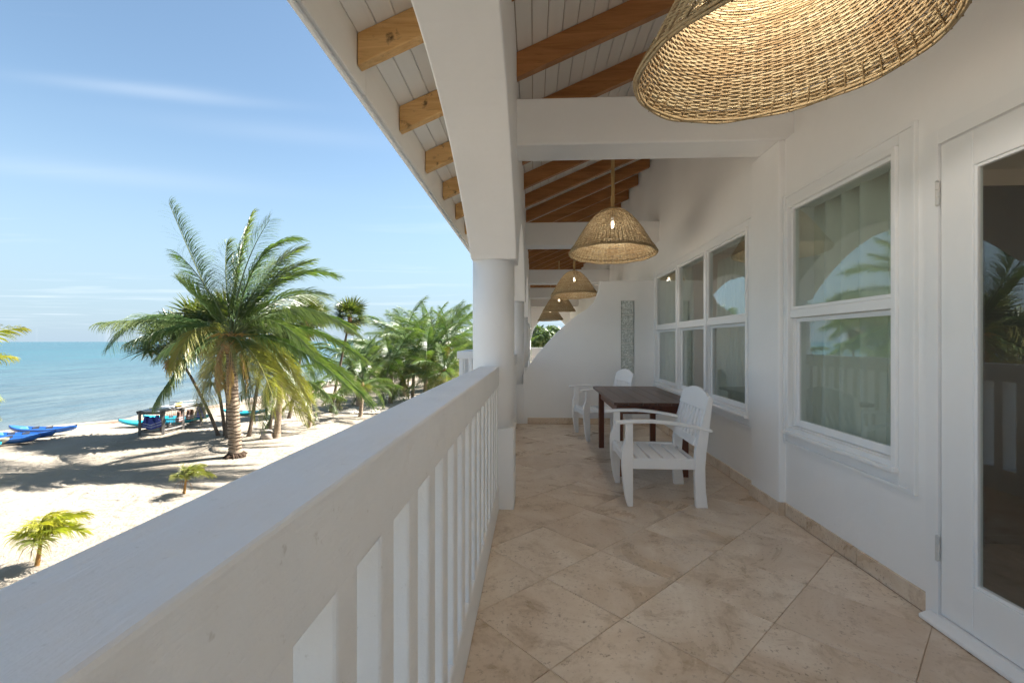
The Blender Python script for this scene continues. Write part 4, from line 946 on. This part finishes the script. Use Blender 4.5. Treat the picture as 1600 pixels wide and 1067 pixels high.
fan_palm('fan palm with dark stem close behind the tall trunk on its left', (-13.737, 19.822, GZ), (-14.3, 20.4, 1.95), (.15, 0, 0), 32, 1.6, 3, .10)
fan_palm('low fan palm with drooping leaves left of the tall trunk', (-13.6, 20.0, GZ), (-14.15, 20.1, -.20), (0, 0, 0), 16, 1.0, 4, .06, 3)
fan_palm('fan palm seen just right of the tall trunk', (-12.99, 20.134, GZ), (-12.7, 21.0, 2.05), (.1, 0, 0), 32, 1.25, 5, .08)
fan_palm('fan palm with slanting stem further right of the tall trunk', (-13.276, 21.945, GZ), (-11.6, 22.6, 2.35), (.2, 0, -.3), 32, 1.3, 6, .08)
fan_palm('fan palm with crown rising above the fronds between the two coconut palms', (-12.4, 27.2, GZ), (-11.35, 27.6, 2.75), (0, 0, 0), 36, 1.25, 7, .085, 10)
fan_palm('fan palm behind the tall palm, its top showing against the sky', (-13.8, 25.0, GZ), (-12.9, 25.4, 2.9), (.1, 0, 0), 32, 1.2, 8, .08)
fan_palm('slender fan palm stem beside the stone', (-12.6, 21.2, GZ), (-12.2, 21.6, .9), (-.2, 0, 0), 22, 1.1, 9, .06)

# shrubs, broadleaf trees and the far shore
def leaf_cloud(rr, blobs, n, size, up=.3):
    mb = MB(); mb.t = []
    for k in range(n):
        c, r = blobs[rr.randrange(len(blobs))]; d = Vector((rr.gauss(0, 1), rr.gauss(0, 1), rr.gauss(0, 1))).normalized(); p = Vector(c) + Vector((d.x * r[0], d.y * r[1], d.z * r[2])) * rr.uniform(.55, 1.08)
        a_ = Vector((rr.gauss(0, 1), rr.gauss(0, 1), rr.gauss(0, .6))).normalized(); b_ = a_.cross(d + Vector((0, 0, up))); b_ = b_.normalized() if b_.length > .01 else a_.orthogonal(); s = size * rr.uniform(.6, 1.3); tn = rr.uniform(0, .9)
        i = len(mb.v); mb.v += [tuple(p - a_ * s), tuple(p + b_ * s * .42 + a_ * s * .1), tuple(p + a_ * s), tuple(p - b_ * s * .42)]; mb.f.append((i, i + 1, i + 2, i + 3)); mb.t += [tn] * 4
    return mb
def broad_tree(label, base, h, w, n, seed, size=.22, mat='leaf_broad', name='broadleaf_tree', cat='tree', group=None):
    rr = random.Random(seed); t = thing(name, label, cat, base, 0, group); mb = MB()
    mb.tube([(0, 0, -.1), (.05, 0, h * .3), (-.05, .05, h * .6)], [h * .035, h * .028, h * .015], 8)
    blobs = []
    for k in range(9):
        a_ = rr.uniform(0, 6.28); q_ = Vector((math.cos(a_) * w * rr.uniform(.15, .6), math.sin(a_) * w * rr.uniform(.15, .6), h * rr.uniform(.45, .9))); mb.tube([(0, 0, h * .3), tuple(q_ * .6 + Vector((0, 0, h * .08))), tuple(q_)], [h * .02, h * .012, h * .005], 5)
        blobs.append((q_, (w * .32, w * .32, h * .16)))
    mb.build('trunk', 'thin_bark', t, smooth=True); leaf_cloud(rr, blobs, n, size).build('crown', mat, t); return t
broad_tree('round broadleaf tree seen through the gap beside the curved partition', (1.3, 62, GZ), 6.4, 3.6, 3200, 41, .30)
broad_tree('taller broadleaf tree at the far end of the gap by the partition', (4.6, 70, GZ), 7.2, 3.6, 3200, 42, .32)
for k, (lab, x, y, h, w) in enumerate([('dark green shrub behind the railing, left of the column', -7.6, 40.5, 3.2, 1.9), ('bushy shrub beside the bright green palm', -9.0, 39.0, 2.6, 1.6), ('low leafy shrub at the end of the stepping stones', -7.3, 36.0, 1.7, 1.2), ('green shrub farther along the beach behind the short palms', -12.3, 44.0, 2.6, 2.2), ('shrub near the far waterline', -16.0, 55.0, 2.6, 2.6)]):
    broad_tree(lab, (x, y, GZ), h, w, 1500, 50 + k, .17, 'leaf_broad', 'shrub', 'shrub', 'shrubs behind the railing')
rr = random.Random(77); bl_ = []
for k in range(150):
    x = -165 + k * 5.2; bl_.append(((x, 430 + rr.uniform(-20, 20), SEA + rr.uniform(2.2, 5.5)), (rr.uniform(4, 8), 6, rr.uniform(2.5, 5))))
tag(leaf_cloud(rr, bl_, 9000, 1.0).build('treeline', 'leaf_far'), 'distant wooded shore across the water', 'trees', kind='stuff')
mb = MB().prism([(-185, SEA - 1), (-160, SEA + .8), (700, SEA + 1.2), (720, SEA - 1)], 'y', 412, 900); tag(mb.build('headland', 'sand', bevel=1), 'distant low shore', None, kind='structure')

# stones and stepping stones
def rock(label, loc, s, seed, group='stones by the short palm'):
    bm = bmesh.new(); bmesh.ops.create_icosphere(bm, subdivisions=3, radius=1)
    for v_ in bm.verts: v_.co *= 1 + .28 * noise.noise(v_.co * 1.6 + Vector((seed, 0, 0))); v_.co = Vector((v_.co.x * s[0], v_.co.y * s[1], v_.co.z * s[2]))
    me = bpy.data.meshes.new('stone'); bm.to_mesh(me); bm.free(); me.materials.append(M['stone']); me.shade_smooth(); o = link('stone', me); o.location = loc; return tag(o, label, 'stone', group)
rock('pale rounded stone leaning on the young palm trunk', (-11.9, 19.75, GZ + .12), (.30, .25, .22), 3); rock('small stone half buried in the sand left of the young palm', (-13.3, 19.9, GZ + .05), (.22, .2, .16), 8); rock('low flat stone beside the slender fan palm stem', (-12.6, 20.9, GZ + .05), (.3, .24, .13), 14)
pth = thing('stepping_stone_path', 'path of pale stepping slabs across the sand by the short palms', 'path', (-9.5, 30, GZ))
for r_ in range(14):
    for c_ in range(3):
        x = -1.9 + c_ * 1.05 + r_ * .02; y = -3.0 + r_ * .62; o = MB().box(-.46, .46, -.22, .22, -.05, .045).build('slab', 'pale_paver', pth, bevel=.015); o.location = (x + random.uniform(-.03, .03), y + random.uniform(-.03, .03), .02); o.rotation_euler.z = random.uniform(-.03, .03)
ps_ = thing('marker_post', 'short wooden post at the corner of the stepping stones', 'post', (-11.699, 26.596, GZ)); MB().box(-.045, .045, -.045, .045, -.1, .34).build('post', 'rack_wood', ps_, bevel=.008); MB().box(-.05, 2.2, -.03, .03, -.02, .06).build('edging_board', 'rack_wood', ps_, bevel=.006)

# ------------------------------------------------------------------ kayaks
def kayak(label, tipx, tipy, ang, mat, L=3.0, wd=.74, h=.29, group='kayaks drawn up on the sand', deck='kayak_light_blue'):
    t = thing('kayak', label, 'kayak', (tipx, tipy, ground_z(tipx, tipy) + .01), ang, group); mb = MB(); N = 20; prof = 12
    for k in range(N + 1):
        u_ = k / N; e = max(.015, 1 - abs(2 * u_ - 1) ** 2.4); w = wd / 2 * e ** .8; rk = .20 * abs(2 * u_ - 1) ** 3; hh = h * (.55 + .45 * e ** .5); x = -L * u_
        for j in range(prof):
            a_ = math.pi + math.pi * j / (prof - 1); mb.v.append((x, w * math.cos(a_), rk * .6 + hh * .85 * (1 + math.sin(a_) * (.9 if e > .1 else .6)) + rk * .5))
    for k in range(N):
        for j in range(prof - 1): a = k * prof + j; mb.f.append((a, a + 1, a + prof + 1, a + prof))
    mb.f.append(tuple(range(prof))); mb.f.append(tuple(N * prof + j for j in reversed(range(prof))))
    mb.build('hull', mat, t, smooth=True, fix=True)
    mb = MB()      # deck with sunken cockpit
    for k in range(N + 1):
        u_ = k / N; e = max(.015, 1 - abs(2 * u_ - 1) ** 2.4); w = wd / 2 * e ** .8 * 1.015; rk = .20 * abs(2 * u_ - 1) ** 3; hh = h * (.55 + .45 * e ** .5); x = -L * u_; zt = rk * 1.1 + hh * .85; dip = .15 * (1 if .22 < u_ < .8 else 0)
        mb.v += [(x, -w, zt - .01), (x, -w * .85, zt + .035), (x, -w * .5, zt + .025 - dip), (x, 0, zt + .04 - dip * 1.1), (x, w * .5, zt + .025 - dip), (x, w * .85, zt + .035), (x, w, zt - .01)]
    for k in range(N):
        for j in range(6): a = k * 7 + j; mb.f.append((a, a + 7, a + 8, a + 1))
    mb.build('deck', mat, t, smooth=False)
    for sx_ in (-.42, -.62): MB().prism([(0, 0), (.03, .12), (.06, .12), (.04, 0)], 'y', -.17, .17).build('seat', 'kayak_seat', t, bevel=.01).location = (sx_ * L, 0, h * .75)
    MB().tube([(-.04, -.03, h * .95 + .12), (0.02, 0, h * .95 + .16), (-.04, .03, h * .95 + .12)], .009, 6).build('carry_handle', 'kayak_seat', t)
    return t
kayak('blue kayak nearest the waterline, farthest right of the row', -21.30, 20.25, R(6), 'kayak_blue')
kayak('blue kayak in the middle of the row on the sand', -21.10, 19.12, R(7), 'kayak_blue')
kayak('blue kayak in front of the row beside the beige boat', -20.88, 18.30, R(8), 'kayak_blue')
kayak('beige boat between the blue kayaks and the teal one', -21.45, 17.62, R(14), 'kayak_beige', 3.0, .75, .30)
kayak('teal kayak at the bottom left of the row', -20.95, 16.95, R(16), 'kayak_teal', 3.0, .7, .28)
kayak('long teal paddle kayak lying behind the rack', -21.05, 22.1, R(186), 'kayak_teal', 3.6, .78, .26)
kayak('second teal kayak behind the rack, nearer the water', -20.9, 23.4, R(188), 'kayak_teal', 3.4, .78, .30)
kayak('teal kayak to the right of the rack end', -18.2, 25.8, R(184), 'kayak_teal', 2.6, .7, .22)
# gear rack
ra, rb = Vector((-18.18, 20.17, 0)), Vector((-17.22, 20.36, 0)); axd = Vector((-.10, 2.55, 0)); gz = ground_z(-18, 21)
rk = thing('gear_rack', 'grey wooden rack holding paddles and life vests on the beach', 'rack', (-18.18, 20.17, gz)); o0 = Vector((-18.18, 20.17, 0))
def bar(a, b, w, h, name):
    a, b = Vector(a), Vector(b); d = (b - a); L = d.length; mb = MB(); mb.tube([a, b], w, 4, True, h / w, None); mb.build(name, 'rack_wood', rk)
z = 0
P4 = [ra - o0, rb - o0, ra - o0 + axd, rb - o0 + axd, ra - o0 + axd * .5, rb - o0 + axd * .5]
for p in P4: bar(p + Vector((0, 0, -.1)), p + Vector((0, 0, 1.06)), .075, .075, 'post')
for a, b in ((0, 1), (2, 3), (4, 5)):
    bar(P4[a] + Vector((-.1 if a < 5 else 0, 0, 1.02)), P4[b] + Vector((.1, 0, 1.02)), .06, .06, 'cross_rail'); bar(P4[a] + Vector((0, 0, .17)), P4[b] + Vector((0, 0, .17)), .05, .05, 'lower_rail')
for a, b in ((0, 2), (1, 3)): bar(P4[a] + Vector((0, -.15, 1.1)), P4[b] + Vector((0, .15, 1.1)), .05, .05, 'top_rail'); bar(P4[a] + Vector((0, 0, .19)), P4[b] + Vector((0, 0, .19)), .05, .05, 'side_rail')
for k in range(9): p = P4[1].lerp(P4[3], .06 + k * .05); bar(p + Vector((-.03, 0, .2)), p + Vector((-.03, 0, 1.05)), .014, .014, 'slat')
def vest(label, loc, rz, mat, tilt=0, s=1.0):
    t = thing('life_vest', label, 'life vest', loc, rz, 'life vests hanging on the rack'); t.rotation_euler = (0, tilt, rz); t.scale = (s, s, s)
    for sd in (-1, 1):
        poly = [(sd * .012, 0), (sd * .24, 0), (sd * .25, .22), (sd * .19, .34), (sd * .20, .52), (sd * .08, .56), (sd * .075, .40), (sd * .015, .26)]
        if sd < 0: poly = poly[::-1]
        MB().prism(poly, 'y', -.05, .02).build('front_panel', mat, t, bevel=.022, seg=3)
    MB().prism([(-.24, 0), (.24, 0), (.25, .25), (.18, .36), (.19, .54), (.08, .57), (0, .5), (-.08, .57), (-.19, .54), (-.18, .36), (-.25, .25)], 'y', .04, .10).build('back_panel', mat, t, bevel=.02, seg=3)
    for z in (.09, .2): MB().box(-.255, .255, -.058, .105, z, z + .028).build('strap', 'vest_strap', t, bevel=.004)
    return t
gzv = gz
vest('blue life vest hanging in the near end of the rack, left one', (-17.98, 20.30, gz + .30), R(8), 'vest_blue', R(14)); vest('blue life vest hanging in the near end of the rack, right one', (-17.50, 20.38, gz + .33), R(12), 'vest_blue', R(-18))
vest('brown life vest in the middle of the rack side', (-17.28, 21.5, gz + .42), R(100), 'vest_brown', 0, .95); vest('purple blue life vest at the far corner of the rack', (-17.25, 22.75, gz + .40), R(60), 'vest_blue', R(6)); vest('dark life vest between the brown and the corner vest', (-17.27, 22.1, gz + .42), R(95), 'vest_brown', R(5), .9)
def paddle(label, a, b, mat):
    a, b = Vector(a), Vector(b); t = thing('paddle', label, 'paddle', tuple(a), 0, 'paddles lying on the rack'); d = b - a; L = d.length; d.normalize(); w = d.cross(Vector((0, 0, 1))).normalized()
    MB().tube([d * .3, d * (L - .3)], .016, 8).build('shaft', 'paddle_shaft', t, smooth=True)
    for c, sg in ((0, 1), (L, -1)):
        mb = MB(); out = [(0, .02), (.03, .07), (.14, .095), (.32, .085), (.42, .03)]; n = len(out)
        top = [d * (c + sg * x) + w * y + Vector((0, 0, .012)) for x, y in out] + [d * (c + sg * x) - w * y + Vector((0, 0, .012)) for x, y in reversed(out)]
        mb.v = [tuple(p) for p in top] + [tuple(p - Vector((0, 0, .02))) for p in top]; n2 = len(top); mb.f = [tuple(range(n2)), tuple(n2 + k for k in reversed(range(n2)))] + [(k, n2 + k, n2 + (k + 1) % n2, (k + 1) % n2) for k in range(n2)]
        mb.build('blade', mat, t, bevel=.006)
zt = gz + 1.215
paddle('yellow paddle lying across the near half of the rack', (-17.9, 20.4, zt), (-17.95, 22.4, zt), 'paddle_yellow'); paddle('black paddle on top of the rack pile', (-17.9, 21.6, zt + .12), (-17.2, 23.3, zt + .06), 'paddle_black'); paddle('yellow paddle sticking out of the far rack end', (-17.4, 21.3, zt), (-17.2, 23.5, zt - .02), 'paddle_yellow')
o = MB().prism([(0, -.25), (.4, -.36), (1.6, -.38), (2.3, -.25), (2.5, 0), (2.3, .25), (1.6, .38), (.4, .36), (0, .25)], 'z', 0, .07).build('float_board', 'board_grey', bevel=.02); o.location = (-17.75, 20.05, gz + 1.115); o.rotation_euler.z = R(91); tag(o, 'grey float board lying flat on top of the rack', 'board')
